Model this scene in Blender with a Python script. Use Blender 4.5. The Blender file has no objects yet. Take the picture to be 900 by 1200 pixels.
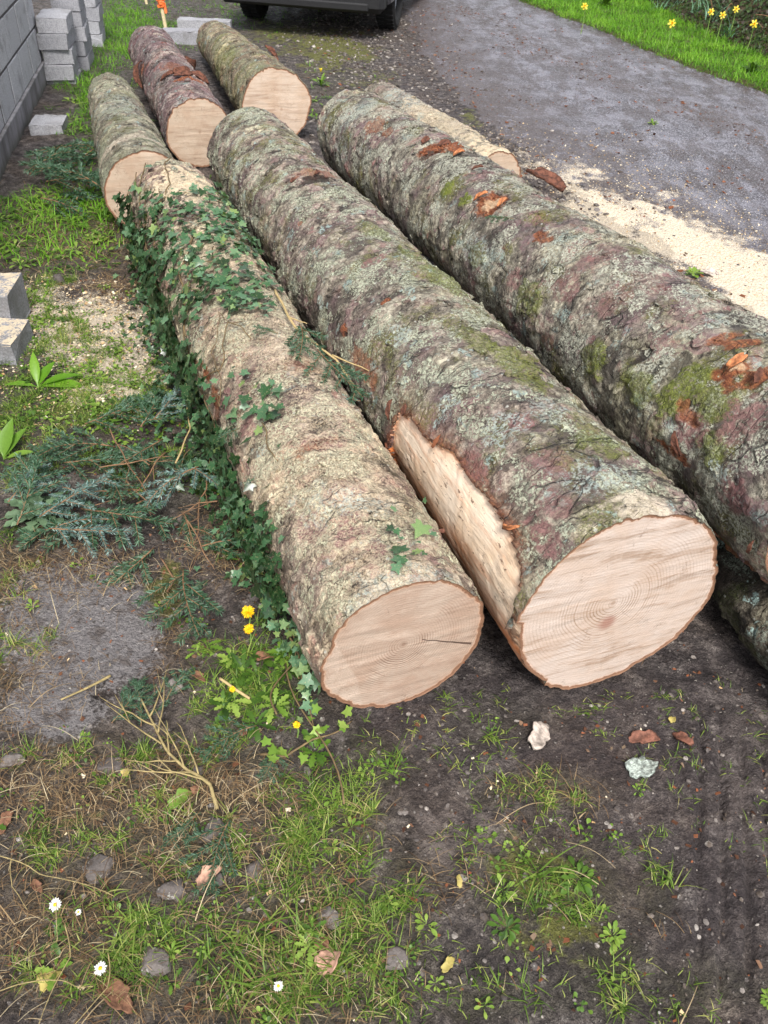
import bpy, math, random
import numpy as np
from mathutils import Vector, Matrix
rng = np.random.default_rng(7)
random.seed(7)
PI = math.pi
scene = bpy.context.scene
COL = scene.collection

# ------------------------------------------------------------------ camera model (for laying things out on the ground and on the logs)
F_PX, PITCH, ROLL, CAM_H = 950.6, math.radians(39.38), math.radians(3.424), 1.5465
_r = np.array([1, 0, 0.]); _u = np.array([0, math.sin(PITCH), math.cos(PITCH)]); FWD = np.array([0, math.cos(PITCH), -math.sin(PITCH)])
RIGHT = _r * math.cos(ROLL) + _u * math.sin(ROLL)
UP = -_r * math.sin(ROLL) + _u * math.cos(ROLL)
EYE = np.array([0, 0, CAM_H])


def ray(px, py):
    return FWD + RIGHT * (px - 450) / F_PX - UP * (py - 600) / F_PX


def at(px, py, z=0.0):
    d = ray(px, py)
    return EYE + d * ((z - CAM_H) / d[2])


def to_px(P):
    d = np.asarray(P, float) - EYE
    z = d @ FWD
    zz = np.where(z > .05, z, 1e9)
    return np.where(z > .05, 450 + F_PX * (d @ RIGHT) / zz, -9999.), np.where(z > .05, 600 - F_PX * (d @ UP) / zz, -9999.)


# ------------------------------------------------------------------ noise in numpy
_G = np.random.default_rng(3).normal(size=(256, 3)); _G /= np.linalg.norm(_G, axis=1)[:, None]


def _hash(ix, iy, iz, s=0):
    h = (ix.astype(np.uint32) * np.uint32(374761393) + iy.astype(np.uint32) * np.uint32(668265263) + iz.astype(np.uint32) * np.uint32(2147483647) + np.uint32(s * 974711 + 13))
    h = (h ^ (h >> np.uint32(13))) * np.uint32(1274126177)
    h = (h ^ (h >> np.uint32(15))) * np.uint32(2246822519)
    return h ^ (h >> np.uint32(16))


def perlin(P, s=0):
    P = np.asarray(P, float)
    i = np.floor(P).astype(np.int64); f = P - i
    w = f * f * f * (f * (f * 6 - 15) + 10)
    out = np.zeros(len(P))
    for dx in (0, 1):
        for dy in (0, 1):
            for dz in (0, 1):
                h = _hash(i[:, 0] + dx, i[:, 1] + dy, i[:, 2] + dz, s) & np.uint32(255)
                g = _G[h]
                d = g[:, 0] * (f[:, 0] - dx) + g[:, 1] * (f[:, 1] - dy) + g[:, 2] * (f[:, 2] - dz)
                out += d * (w[:, 0] if dx else 1 - w[:, 0]) * (w[:, 1] if dy else 1 - w[:, 1]) * (w[:, 2] if dz else 1 - w[:, 2])
    return out * 1.5


def fbm(P, octv=4, s=0, gain=.5):
    P = np.asarray(P, float); o = 0; a = 1
    for k in range(octv):
        o = o + a * perlin(P * 2 ** k + 17.3 * k, s + k); a *= gain
    return o


def worley(P, s=0):
    """F1, F2, random of the nearest cell, offset vector to its point"""
    P = np.asarray(P, float)
    i = np.floor(P).astype(np.int64)
    f1 = np.full(len(P), 9.); f2 = np.full(len(P), 9.); rid = np.zeros(len(P)); off = np.zeros((len(P), 3))
    for dx in (-1, 0, 1):
        for dy in (-1, 0, 1):
            for dz in (-1, 0, 1):
                c = i + np.array([dx, dy, dz])
                h = _hash(c[:, 0], c[:, 1], c[:, 2], s)
                q = c + np.stack([(h & np.uint32(1023)) / 1023., ((h >> np.uint32(10)) & np.uint32(1023)) / 1023., ((h >> np.uint32(20)) & np.uint32(1023)) / 1023.], -1) * .9 + .05
                v = P - q; d = np.sqrt((v * v).sum(1))
                near = d < f1
                f2 = np.where(near, f1, np.minimum(f2, d))
                rid = np.where(near, ((h >> np.uint32(5)) & np.uint32(4095)) / 4095., rid)
                off[near] = v[near]
                f1 = np.where(near, d, f1)
    return f1, f2, rid, off


def sstep(a, b, x):
    t = np.clip((x - a) / (b - a), 0, 1)
    return t * t * (3 - 2 * t)


# ------------------------------------------------------------------ mesh helpers
def mesh_from(name, V, loops, totals, mat, parent=None, smooth=True, attrs=None, loc=None):
    me = bpy.data.meshes.new(name)
    V = np.asarray(V, np.float32); loops = np.asarray(loops, np.int32).ravel(); totals = np.asarray(totals, np.int32).ravel()
    me.vertices.add(len(V)); me.vertices.foreach_set('co', V.ravel())
    me.loops.add(len(loops)); me.loops.foreach_set('vertex_index', loops)
    me.polygons.add(len(totals))
    st = np.zeros(len(totals), np.int32); st[1:] = np.cumsum(totals)[:-1]
    me.polygons.foreach_set('loop_start', st)
    try: me.polygons.foreach_set('loop_total', totals)
    except Exception: pass
    me.polygons.foreach_set('use_smooth', np.full(len(totals), smooth, bool))
    me.update(calc_edges=True)
    for k, a in (attrs or {}).items():
        at_ = me.attributes.new(k, 'FLOAT', 'POINT'); at_.data.foreach_set('value', np.asarray(a, np.float32))
    me.materials.append(mat)
    o = bpy.data.objects.new(name, me); COL.objects.link(o)
    if parent is not None: o.parent = parent
    if loc is not None: o.location = loc
    return o


class MB:
    """collects shapes, then builds ONE mesh object"""
    def __init__(s):
        s.V = []; s.F = []; s.A = []; s.n = 0

    def add(s, V, F, a=0.):
        V = np.asarray(V, float)
        s.V.append(V); s.F += [tuple(int(i) + s.n for i in f) for f in F]; s.n += len(V)
        s.A.append(np.full(len(V), a) if np.isscalar(a) else np.asarray(a))

    def box(s, lo, hi, bev=0., jit=0., M=None, a=0.):
        lo = np.array(lo, float); hi = np.array(hi, float); c = (lo + hi) / 2; h = (hi - lo) / 2
        b = min(bev, *(h * .45))
        V = []; ids = {}
        for sx in (-1, 1):
            for sy in (-1, 1):
                for sz in (-1, 1):
                    for k in range(3):
                        e = np.array([sx, sy, sz]) * h
                        for j in range(3):
                            if j != k: e[j] -= (sx, sy, sz)[j] * b
                        ids[(sx, sy, sz, k)] = len(V); V.append(c + e)
        V = np.array(V)
        if jit: V += np.random.default_rng(int(abs(V.sum()) * 999) % 9999).normal(size=V.shape) * jit
        F = []
        for k in range(3):
            i, j = [(1, 2), (2, 0), (0, 1)][k]
            for sg in (-1, 1):
                q = []
                for a_, b_ in ((-1, -1), (1, -1), (1, 1), (-1, 1)):
                    t = [0, 0, 0]; t[k] = sg; t[i] = a_; t[j] = b_; q.append(ids[(*t, k)])
                F.append(q if sg > 0 else q[::-1])
        for k in range(3):      # edges parallel to axis k
            i, j = [(1, 2), (2, 0), (0, 1)][k]
            for a_ in (-1, 1):
                for b_ in (-1, 1):
                    def g(z, w):
                        t = [0, 0, 0]; t[k] = z; t[i] = a_; t[j] = b_; return ids[(*t, w)]
                    q = [g(-1, i), g(1, i), g(1, j), g(-1, j)]
                    F.append(q if a_ * b_ < 0 else q[::-1])
        for sx in (-1, 1):
            for sy in (-1, 1):
                for sz in (-1, 1):
                    q = [ids[(sx, sy, sz, k)] for k in range(3)]
                    F.append(q if sx * sy * sz > 0 else q[::-1])
        if M is not None: V = V @ np.array(M)[:3, :3].T + np.array(M)[:3, 3]
        s.add(V, F, a)

    def tube(s, P, R, n=6, a=0., cap=True):
        P = np.asarray(P, float); m = len(P)
        R = np.full(m, R) if np.isscalar(R) else np.asarray(R)
        T = np.gradient(P, axis=0); T /= np.linalg.norm(T, axis=1)[:, None] + 1e-9
        ref = np.array([0, 0, 1.]) if abs(T[0, 2]) < .9 else np.array([1., 0, 0])
        V = []
        for k in range(m):
            x = np.cross(T[k], ref); x /= np.linalg.norm(x) + 1e-9; y = np.cross(T[k], x); ref = -np.cross(T[k], x) if False else ref
            for q in range(n):
                t = 2 * PI * q / n; V.append(P[k] + R[k] * (x * math.cos(t) + y * math.sin(t)))
        F = [(k * n + q, k * n + (q + 1) % n, (k + 1) * n + (q + 1) % n, (k + 1) * n + q) for k in range(m - 1) for q in range(n)]
        if cap: F += [tuple(range(n))[::-1], tuple((m - 1) * n + q for q in range(n))]
        s.add(V, F, a)

    def build(s, name, mat, parent=None, smooth=False, loc=None):
        V = np.vstack(s.V); loops = [i for f in s.F for i in f]; tot = [len(f) for f in s.F]
        return mesh_from(name, V, loops, tot, mat, parent, smooth, {'rnd': np.concatenate(s.A)}, loc)


def scatter(tv, tf, pos, basis, scale, rnd, extra=None):
    """many copies of a template in one mesh: returns V, loops, totals, attrs"""
    tv = np.asarray(tv, float); m = len(pos); n = len(tv)
    sc = np.asarray(scale, float)
    if sc.ndim == 1: sc = sc[:, None] * np.ones(3)
    V = np.einsum('mij,mnj->mni', basis, tv[None] * sc[:, None, :]) + np.asarray(pos)[:, None, :]
    loops = np.concatenate([np.array(f) for f in tf]); tot = np.array([len(f) for f in tf])
    L = (loops[None] + (np.arange(m) * n)[:, None]).ravel()
    return V.reshape(-1, 3), L, np.tile(tot, m), {'rnd': np.repeat(rnd, n), 'tip': np.tile(tv[:, 0], m)}


def join(parts):
    Vs = []; Ls = []; Ts = []; As = {}; o = 0
    for V, L, T, A in parts:
        Vs.append(V); Ls.append(L + o); Ts.append(T); o += len(V)
        for k, a in A.items(): As.setdefault(k, []).append(a)
    return np.vstack(Vs), np.concatenate(Ls), np.concatenate(Ts), {k: np.concatenate(a) for k, a in As.items()}


def basis_yaw(yaw, pitch=None, roll=None):
    m = len(yaw); pitch = np.zeros(m) if pitch is None else pitch; roll = np.zeros(m) if roll is None else roll
    cy, sy, cp, sp, cr, sr = np.cos(yaw), np.sin(yaw), np.cos(pitch), np.sin(pitch), np.cos(roll), np.sin(roll)
    X = np.stack([cy * cp, sy * cp, sp], -1)
    Y0 = np.stack([-sy, cy, 0 * cy], -1); Z0 = np.cross(X, Y0)
    Y = Y0 * cr[:, None] + Z0 * sr[:, None]; Z = np.cross(X, Y)
    return np.stack([X, Y, Z], -1)


def basis_normal(N, yaw, pitch=None):
    N = N / np.linalg.norm(N, axis=1)[:, None]
    a = np.where(np.abs(N[:, 2:3]) < .9, np.array([[0, 0, 1.]]), np.array([[1., 0, 0]]))
    X0 = np.cross(a, N); X0 /= np.linalg.norm(X0, axis=1)[:, None]; Y0 = np.cross(N, X0)
    X = X0 * np.cos(yaw)[:, None] + Y0 * np.sin(yaw)[:, None]
    if pitch is not None: X = X * np.cos(pitch)[:, None] + N * np.sin(pitch)[:, None]
    Z = N - X * (N * X).sum(1)[:, None]; Z /= np.linalg.norm(Z, axis=1)[:, None]
    return np.stack([X, np.cross(Z, X), Z], -1)


def tag(o, label=None, cat=None, group=None, kind=None):
    if label: o['label'] = label
    if cat: o['category'] = cat
    if group: o['group'] = group
    if kind: o['kind'] = kind
    return o


def empty(name, loc=(0, 0, 0), M=None):
    o = bpy.data.objects.new(name, None); COL.objects.link(o); o.empty_display_size = .1
    if M is not None: o.matrix_world = Matrix(M)
    else: o.location = loc
    return o


def copy_tree(o, parent=None):
    c = o.copy(); COL.objects.link(c)
    if parent is not None: c.parent = parent
    for ch in list(o.children): copy_tree(ch, c)
    return c


# ------------------------------------------------------------------ material helpers
def lin(r, g=None, b=None):
    if g is None: r, g, b = r
    return tuple((((c / 255) + .055) / 1.055) ** 2.4 if c > 10 else c / 255 / 12.92 for c in (r, g, b)) + (1.,)


class NT:
    def __init__(s, name):
        s.mat = bpy.data.materials.new(name); s.mat.use_nodes = True
        s.t = s.mat.node_tree; s.t.nodes.clear()
        s.out = s.t.nodes.new('ShaderNodeOutputMaterial')
        s.bs = s.t.nodes.new('ShaderNodeBsdfPrincipled')
        s.t.links.new(s.bs.outputs[0], s.out.inputs[0])
        s._obj = None

    def set(s, node, key, v):
        i = node.inputs[key]
        if isinstance(v, bpy.types.NodeSocket): s.t.links.new(v, i)
        else: i.default_value = v

    def nd(s, typ, ins=None, **props):
        n = s.t.nodes.new('ShaderNode' + typ)
        for k, v in props.items(): setattr(n, k, v)
        for k, v in (ins or {}).items(): s.set(n, k, v)
        return n

    def obj(s):
        if s._obj is None: s._obj = s.nd('TexCoord').outputs['Object']
        return s._obj

    def attr(s, name): return s.nd('Attribute', attribute_name=name).outputs['Fac']

    def mapping(s, v, scale=(1, 1, 1), rot=(0, 0, 0), loc=(0, 0, 0)):
        return s.nd('Mapping', {'Vector': v, 'Scale': scale, 'Rotation': rot, 'Location': loc}).outputs[0]

    def noise(s, v, scale, detail=4, rough=.55, dist=0., col=False):
        n = s.nd('TexNoise', {'Vector': v, 'Scale': scale, 'Detail': detail, 'Roughness': rough, 'Distortion': dist})
        return n.outputs['Color' if col else 'Fac']

    def vor(s, v, scale, feature='F1', out='Distance', rand=1.):
        return s.nd('TexVoronoi', {'Vector': v, 'Scale': scale, 'Randomness': rand}, feature=feature).outputs[out]

    def m(s, op, a, b=0., c=0., clamp=False):
        n = s.nd('Math', operation=op, use_clamp=clamp)
        for k, v in enumerate((a, b, c)): s.set(n, k, v)
        return n.outputs[0]

    def vm(s, op, a, b=(0, 0, 0)):
        n = s.nd('VectorMath', operation=op); s.set(n, 0, a); s.set(n, 1, b); return n.outputs[0]

    def mr(s, x, a, b, c=0., d=1., smooth=True):
        n = s.nd('MapRange', {'Value': x, 'From Min': a, 'From Max': b, 'To Min': c, 'To Max': d}, interpolation_type='SMOOTHSTEP' if smooth else 'LINEAR')
        return n.outputs[0]

    def ramp(s, f, stops):
        n = s.nd('ValToRGB', {'Fac': f}); e = n.color_ramp.elements
        while len(e) < len(stops): e.new(.5)
        for k, (p, c) in enumerate(stops): e[k].position = p; e[k].color = c
        return n.outputs[0]

    def mix(s, f, a, b, blend='MIX'):
        n = s.nd('Mix', data_type='RGBA', blend_type=blend); s.set(n, 0, f); s.set(n, 6, a); s.set(n, 7, b); return n.outputs[2]

    def warp(s, v, scale, amt, detail=2):
        c = s.noise(v, scale, detail, col=True)
        return s.vm('ADD', v, s.vm('MULTIPLY', s.vm('SUBTRACT', c, (.5, .5, .5)), (amt, amt, amt)))

    def bump(s, h, dist, strength=1., normal=None):
        n = s.nd('Bump', {'Height': h, 'Distance': dist, 'Strength': strength})
        if normal is not None: s.set(n, 'Normal', normal)
        return n.outputs[0]

    def done(s, col, rough=.8, normal=None, spec=.4):
        s.set(s.bs, 'Base Color', col); s.set(s.bs, 'Roughness', rough); s.set(s.bs, 'Specular IOR Level', spec)
        if normal is not None: s.set(s.bs, 'Normal', normal)
        return s.mat


def plain(name, c, rough=.7, var=.15, scale=40, bumpd=.001, spec=.4, metal=0.):
    n = NT(name); f = n.noise(n.obj(), scale, 5)
    c = lin(*c)
    col = n.mix(n.mr(f, .3, .7), tuple(x * (1 - var) for x in c[:3]) + (1,), tuple(min(1, x * (1 + var)) for x in c[:3]) + (1,))
    n.set(n.bs, 'Metallic', metal)
    return n.done(col, rough, n.bump(f, bumpd), spec)


def leaf_mat(name, cols, rough=.5, transl=.3, spec=.4, vein=0.):
    """cols: dark..light stops picked by the per-leaf random"""
    n = NT(name)
    r = n.attr('rnd')
    col = n.ramp(r, [(k / (len(cols) - 1), lin(*c)) for k, c in enumerate(cols)])
    f = n.noise(n.obj(), 90, 4, .7)
    if vein: col = n.mix(n.mr(n.noise(n.obj(), 240, 4, .7), .58, .64, 0, vein), col, lin(190, 178, 140))
    col = n.mix(n.mr(f, .3, .75, 0, .35), col, n.mix(1., col, (.55, .6, .45, 1), 'MULTIPLY'))
    n.done(col, rough, None, spec)
    if transl > 0:
        tr = n.nd('BsdfTranslucent', {'Color': n.mix(1., col, (1.2, 1.3, .7, 1), 'MULTIPLY')})
        ms = n.nd('MixShader', {0: transl}); n.t.links.new(n.bs.outputs[0], ms.inputs[1]); n.t.links.new(tr.outputs[0], ms.inputs[2])
        n.t.links.new(ms.outputs[0], n.out.inputs[0])
    return n.mat
# ------------------------------------------------------------------ camera, light, sky
cam = bpy.data.cameras.new('camera'); co = bpy.data.objects.new('camera', cam); COL.objects.link(co)
cam.sensor_fit = 'VERTICAL'; cam.sensor_height = 36; cam.lens = F_PX / 1200 * 36; cam.clip_start = .02; cam.clip_end = 500
M4 = Matrix(((RIGHT[0], UP[0], -FWD[0], 0), (RIGHT[1], UP[1], -FWD[1], 0), (RIGHT[2], UP[2], -FWD[2], CAM_H), (0, 0, 0, 1)))
co.matrix_world = M4
scene.camera = co
cam.dof.use_dof = True; cam.dof.focus_distance = 2.3; cam.dof.aperture_fstop = 12.0

SUN_EL, SUN_AZ = math.radians(52), math.radians(170)     # azimuth measured from +Y towards +X
w = bpy.data.worlds.new('World'); scene.world = w; w.use_nodes = True
wt = w.node_tree; bg = wt.nodes['Background']
sky = wt.nodes.new('ShaderNodeTexSky'); sky.sky_type = 'NISHITA'; sky.sun_disc = False
sky.sun_elevation = SUN_EL; sky.sun_rotation = SUN_AZ; sky.air_density = 1.0; sky.dust_density = 3.0; sky.ozone_density = 1.0
hs = wt.nodes.new('ShaderNodeHueSaturation'); hs.inputs['Saturation'].default_value = .35
wt.links.new(sky.outputs[0], hs.inputs['Color']); wt.links.new(hs.outputs[0], bg.inputs[0])
bg.inputs[1].default_value = .12
sl = bpy.data.lights.new('sun', 'SUN'); so = bpy.data.objects.new('sun', sl); COL.objects.link(so)
sl.energy = 2.0; sl.angle = math.radians(14); sl.color = (1, .965, .91)
sd = Vector((math.sin(SUN_AZ) * math.cos(SUN_EL), math.cos(SUN_AZ) * math.cos(SUN_EL), math.sin(SUN_EL)))
so.rotation_euler = sd.to_track_quat('Z', 'Y').to_euler(); so.location = (3, -3, 8)
vs = scene.view_settings
scene.display_settings.display_device = 'sRGB'
vs.view_transform = 'Standard'; vs.look = 'None'; vs.gamma = 1; vs.exposure = .95; vs.use_curve_mapping = False
scene.cycles.use_denoising = True
scene.cycles.max_bounces = 6; scene.cycles.diffuse_bounces = 3; scene.cycles.glossy_bounces = 2; scene.cycles.transmission_bounces = 3
scene.cycles.use_fast_gi = False
scene.cycles.sampling_pattern = 'AUTOMATIC'

# ------------------------------------------------------------------ logs
LOGS = dict(
    C=((.528, 1.264, .280), (-.877, 4.797, .165), .260, .241),
    D=((.063, 1.177, .202), (-1.075, 3.842, .190), .198, .208),
    R=((1.030, 1.395, .477), (-.291, 4.823, .305), .238, .218),
    G=((1.17, .90, .125), (.80, 2.20, .105), .130, .105),
    A=((-1.233, 3.948, .200), (-1.987, 5.887, .160), .198, .146),
    B=((-1.203, 5.007, .196), (-2.087, 7.333, .186), .194, .180),
    E=((-.842, 5.634, .227), (-1.724, 8.045, .160), .224, .155),
    F=((.50, 4.60, .155), (-.20, 6.15, .155), .158, .150),
)


def clump3(P, s): return perlin(P, s)


class Log:
    def __init__(s, key):
        a, b, s.r0, s.r1 = LOGS[key]
        s.a = np.array(a); s.b = np.array(b); s.L = np.linalg.norm(s.b - s.a)
        s.X = (s.b - s.a) / s.L; s.Y = np.cross([0, 0, 1], s.X); s.Y /= np.linalg.norm(s.Y); s.Z = np.cross(s.X, s.Y)
        s.B = np.stack([s.X, s.Y, s.Z], 1)
        s.M = np.eye(4); s.M[:3, :3] = s.B; s.M[:3, 3] = s.a

    def rad(s, u): return s.r0 + (s.r1 - s.r0) * np.clip(u / s.L, 0, 1)

    def hit(s, px, py):
        """pixel -> (u, theta) on the bark; theta 0 = left side, 90 deg = top, 180 = right side"""
        d = ray(px, py) @ s.B; o = (EYE - s.a) @ s.B
        r = s.r0
        for _ in range(6):
            A = d[1] ** 2 + d[2] ** 2; Bq = 2 * (o[1] * d[1] + o[2] * d[2]); C = o[1] ** 2 + o[2] ** 2 - r * r
            disc = Bq * Bq - 4 * A * C
            t = (-Bq - math.sqrt(max(disc, 0))) / (2 * A); p = o + d * t; r = float(s.rad(p[0]))
        th = math.atan2(p[2], p[1])
        if th < -PI / 2: th += 2 * PI
        return p[0], th

    def point(s, u, th, extra=0.):
        u = np.asarray(u, float); th = np.asarray(th, float); r = s.rad(u) + extra
        loc = np.stack([u, r * np.cos(th), r * np.sin(th)], -1)
        nrm = np.stack([0 * u, np.cos(th), np.sin(th)], -1)
        return s.a + loc @ s.B.T, nrm @ s.B.T


def feat_mask(lg, P, U, TH, f):
    u0, t0 = lg.hit(f['px'][0], f['px'][1])
    dth = (TH - t0 + PI) % (2 * PI) - PI
    r = lg.rad(U)
    a = f.get('rot', 0.); x = U - u0; y = r * dth
    x, y = x * math.cos(a) + y * math.sin(a), -x * math.sin(a) + y * math.cos(a)
    d = np.sqrt((x / f['ru']) ** 2 + (y / f['rt']) ** 2)
    near = d < 2.5
    nz = np.zeros(len(U)); nz[near] = fbm(P[near] * f.get('ns', 28.), 3, 5)
    return d + nz * f.get('nz', .55), d


def build_log(key, name, label, bark_mat, cut_mat, group, du=.006, feats=(), seed=0, plate=.0035, lump=.010, strip=None, oval=.02, rim_mat=None, far_mat=None, flake=.05, flakes=700):
    lg = Log(key)
    root = empty(name, M=lg.M)
    tag(root, label, 'log', group)
    nu = max(int(lg.L / du), 20); nv = int(2 * PI * lg.r0 / du)
    uu = np.linspace(0, lg.L, nu + 1); tt = np.linspace(-PI / 2, 1.5 * PI, nv, endpoint=False)
    U, TH = np.meshgrid(uu, tt, indexing='ij'); U = U.ravel(); TH = TH.ravel()
    R = lg.rad(U)
    P = np.stack([U, R * np.cos(TH), R * np.sin(TH)], -1)
    S = P + seed * 7.31
    disp = lump * fbm(S * [2.2, 4, 4], 3, seed)
    disp += R * oval * perlin(np.stack([U * .3, np.cos(TH), np.sin(TH)], -1) + seed * 3.1, seed + 3)
    # plates
    wp = S + .018 * np.stack([perlin(S * 14, seed + 20), perlin(S * 14, seed + 21), perlin(S * 14, seed + 22)], -1)
    f1, f2, rid, off = worley(wp / flake * [1.0, .8, .8], seed)
    tilt = (rid - .5) * off[:, 0] + (((rid * 37) % 1) - .5) * (off[:, 1] + off[:, 2]) * .7
    edge = sstep(0, .16, f2 - f1)
    hp = 1.5 * plate * ((rid - .5) * 1.1 + tilt * 2.6) * edge - plate * .8 * (1 - edge) * sstep(-.1, .4, perlin(S * 6, seed + 9))
    g1, g2, gid, goff = worley(wp / (flake * 3.2) * [1., .7, .7], seed + 50)
    ge = sstep(0, .09, g2 - g1)
    hp += plate * 1.3 * (gid - .5) * ge - plate * 1.4 * (1 - ge) * sstep(0., .5, perlin(S * 5, seed + 12))
    hp += .0026 * fbm(S * 60, 3, seed + 4)
    disp += hp
    A = {k: np.zeros(len(U)) for k in ('orange', 'moss', 'pale', 'dark', 'pink', 'dust', 'lich', 'core')}
    for f in feats:
        mk, d = feat_mask(lg, S, U, TH, f)
        k = f['k']; m_ = sstep(1.15, .85, mk)
        if k in A: A[k] = np.maximum(A[k], m_ * f.get('s', 1.))
        if k == 'moss': disp += .006 * m_ * (1 + .8 * perlin(S * 110, 3))
        if 'h' in f: disp += f['h'] * sstep(1.3, .2, d)
        if f.get('shred'):
            disp += f['shred'] * m_ * (fbm(S * [18, 60, 60], 3, 31))
            A['core'] = np.maximum(A['core'], sstep(.62, .35, mk) * f.get('core', 0.))
    bare = np.zeros(len(U))
    if strip is not None:
        xs, tr = strip['u'], strip['t']
        thR = np.interp(U, xs, tr); thL = strip['left']
        dR = (thR - TH) * R; dL = (TH - thL) * R; dE = (strip['uend'] - U)
        s_ = np.minimum(np.minimum(dR, dL), dE) + .010 * fbm(S * [10, 30, 30], 4, 77) + .006 * fbm(S * [60, 110, 110], 3, 78)
        bare = sstep(-.002, .002, s_)
        disp = disp * (1 - bare * .75) - .0125 * bare
        disp += (1 - bare) * .004 * np.exp(-np.abs(s_) / .012)
        A['dark'] = np.maximum(A['dark'], (1 - bare) * np.exp(-np.abs(s_) / .006) * .6)
        A['orange'] = np.maximum(A['orange'], (1 - bare) * np.exp(-np.abs(s_) / .020) * strip.get('rust', 1.))
        A['edge'] = np.exp(-np.abs(s_) / .014) + .95 * sstep(.17, .05, dL - .11 + .06 * fbm(S * [3, 20, 20], 3, 71))
    # nicks along the rim of the near and far cuts
    endd = np.minimum(U, lg.L - U)
    disp -= .004 * sstep(.03, 0, endd + .02 * perlin(S * 30, 60))
    RR = R + disp
    V = np.stack([U, RR * np.cos(TH), RR * np.sin(TH)], -1)
    V[:, 0] += np.where(U < du * .5, .002 * perlin(S * 60, 61), 0)
    I = np.arange((nu + 1) * nv).reshape(nu + 1, nv)
    a = I[:-1]; b = I[1:]; q = np.stack([a, np.roll(a, -1, 1), np.roll(b, -1, 1), b], -1).reshape(-1, 4)[:, ::-1]
    A['plate'] = rid; A['plate2'] = gid; A['crev'] = np.clip((1 - edge) + (1 - ge), 0, 1); A['endd'] = endd
    if strip is not None:
        fm = bare[q].mean(1) > .5
        for nm, sel, mt in (('bark', ~fm, bark_mat), ('bare_wood', fm, strip['mat'])):
            qq = q[sel]; ids, inv = np.unique(qq, return_inverse=True)
            mesh_from(nm, V[ids], inv.reshape(-1), np.full(len(qq), 4), mt, root, True, {k: v[ids] for k, v in A.items()})
    else:
        mesh_from('bark', V, q.ravel(), np.full(len(q), 4), bark_mat, root, True, A)
    # loose scales of bark that lift off at one edge
    if flakes:
        fr = np.random.default_rng(seed + 300)
        iu = fr.integers(2, nu - 2, flakes); it_ = fr.integers(0, nv, flakes); ok = (fr.random(flakes) < .35 + .65 * (np.sin(tt[it_]) > -.2))
        ok &= (clump3(V[I[iu, it_]] * 5 + seed, 17) > -.25) & (bare[I[iu, it_]] < .1)
        iu = iu[ok]; it_ = it_[ok]; m_ = len(iu); base = V[I[iu, it_]]; th_ = tt[it_]
        N_ = np.stack([0 * th_, np.cos(th_), np.sin(th_)], -1)
        k = 9; aa = np.arange(k) * 2 * PI / k
        s_ = .006 + .016 * fr.random(m_) ** 1.8; el = fr.uniform(.5, .95, m_)
        rr_ = fr.uniform(.7, 1.2, (m_, k)); lift = fr.uniform(.04, .22, m_)
        px_ = rr_ * np.cos(aa); py_ = rr_ * np.sin(aa) * el[:, None]; pz_ = lift[:, None] * (px_ + .55) - .12 * py_ ** 2
        LV = np.concatenate([np.stack([px_, py_, pz_], -1), np.stack([px_ * .93, py_ * .93, pz_ - .30 - .35 * lift[:, None]], -1), np.stack([0 * px_[:, :1], 0 * px_[:, :1], .06 + lift[:, None] * .55], -1)], 1)
        Bn = basis_normal(N_ + fr.normal(size=(m_, 3)) * .10, fr.uniform(0, 2 * PI, m_))
        FV = np.einsum('mij,mnj->mni', Bn, LV * s_[:, None, None]) + (base + N_ * .0008)[:, None]
        tf = [(2 * k, j, (j + 1) % k) for j in range(k)] + [(j, k + j, k + (j + 1) % k, (j + 1) % k) for j in range(k)]
        loops = np.concatenate([np.array(f) for f in tf]); tot = np.array([len(f) for f in tf]); nvf = 2 * k + 1
        fo = mesh_from('bark_scales', FV.reshape(-1, 3), (loops[None] + (np.arange(m_) * nvf)[:, None]).ravel(), np.tile(tot, m_), bark_mat, root, False,
                  {'plate': np.repeat(np.clip(rid[I[iu, it_]] + fr.normal(0, .2, m_), 0, 1), nvf), **{q_: np.repeat(A[q_][I[iu, it_]], nvf) for q_ in ('orange', 'moss', 'pink', 'dust', 'lich', 'pale')}, 'scale': np.repeat(fr.random(m_), nvf)})
        fo['kind'] = 'stuff'
    # cut faces
    nr = 26
    for end, mt in ((0, cut_mat), (1, far_mat or cut_mat)):
        ring = V[I[0 if end == 0 else -1]].copy()
        x0 = 0 if end == 0 else lg.L
        k = 1 - (np.linspace(0, 1, nr) ** 1.6)[:, None, None]; k[-1] = 0.002
        W = ring[None] * [0, 1, 1] * k + [x0, 0, 0]
        W[0, :, 0] = ring[:, 0]
        rl = np.linalg.norm(ring[:, 1:], axis=1)
        rim = (rl[None] * (1 - k[..., 0])).ravel()
        W = W.reshape(-1, 3)
        sg = -1 if end == 0 else 1
        W[nv:, 0] += (.0012 * fbm(np.stack([W[nv:, 1] * 6, W[nv:, 2] * 45, W[nv:, 0]], -1) + seed, 3, 8)) - sg * .002
        J = np.arange(nr * nv).reshape(nr, nv); a = J[:-1]; b = J[1:]
        qq = np.stack([a, np.roll(a, -1, 1), np.roll(b, -1, 1), b], -1).reshape(-1, 4)
        if end == 1: qq = qq[:, ::-1]
        mesh_from('cut_face', W, qq.ravel(), np.full(len(qq), 4), mt, root, True, {'rim': rim})
    lg.root = root
    return lg


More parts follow.
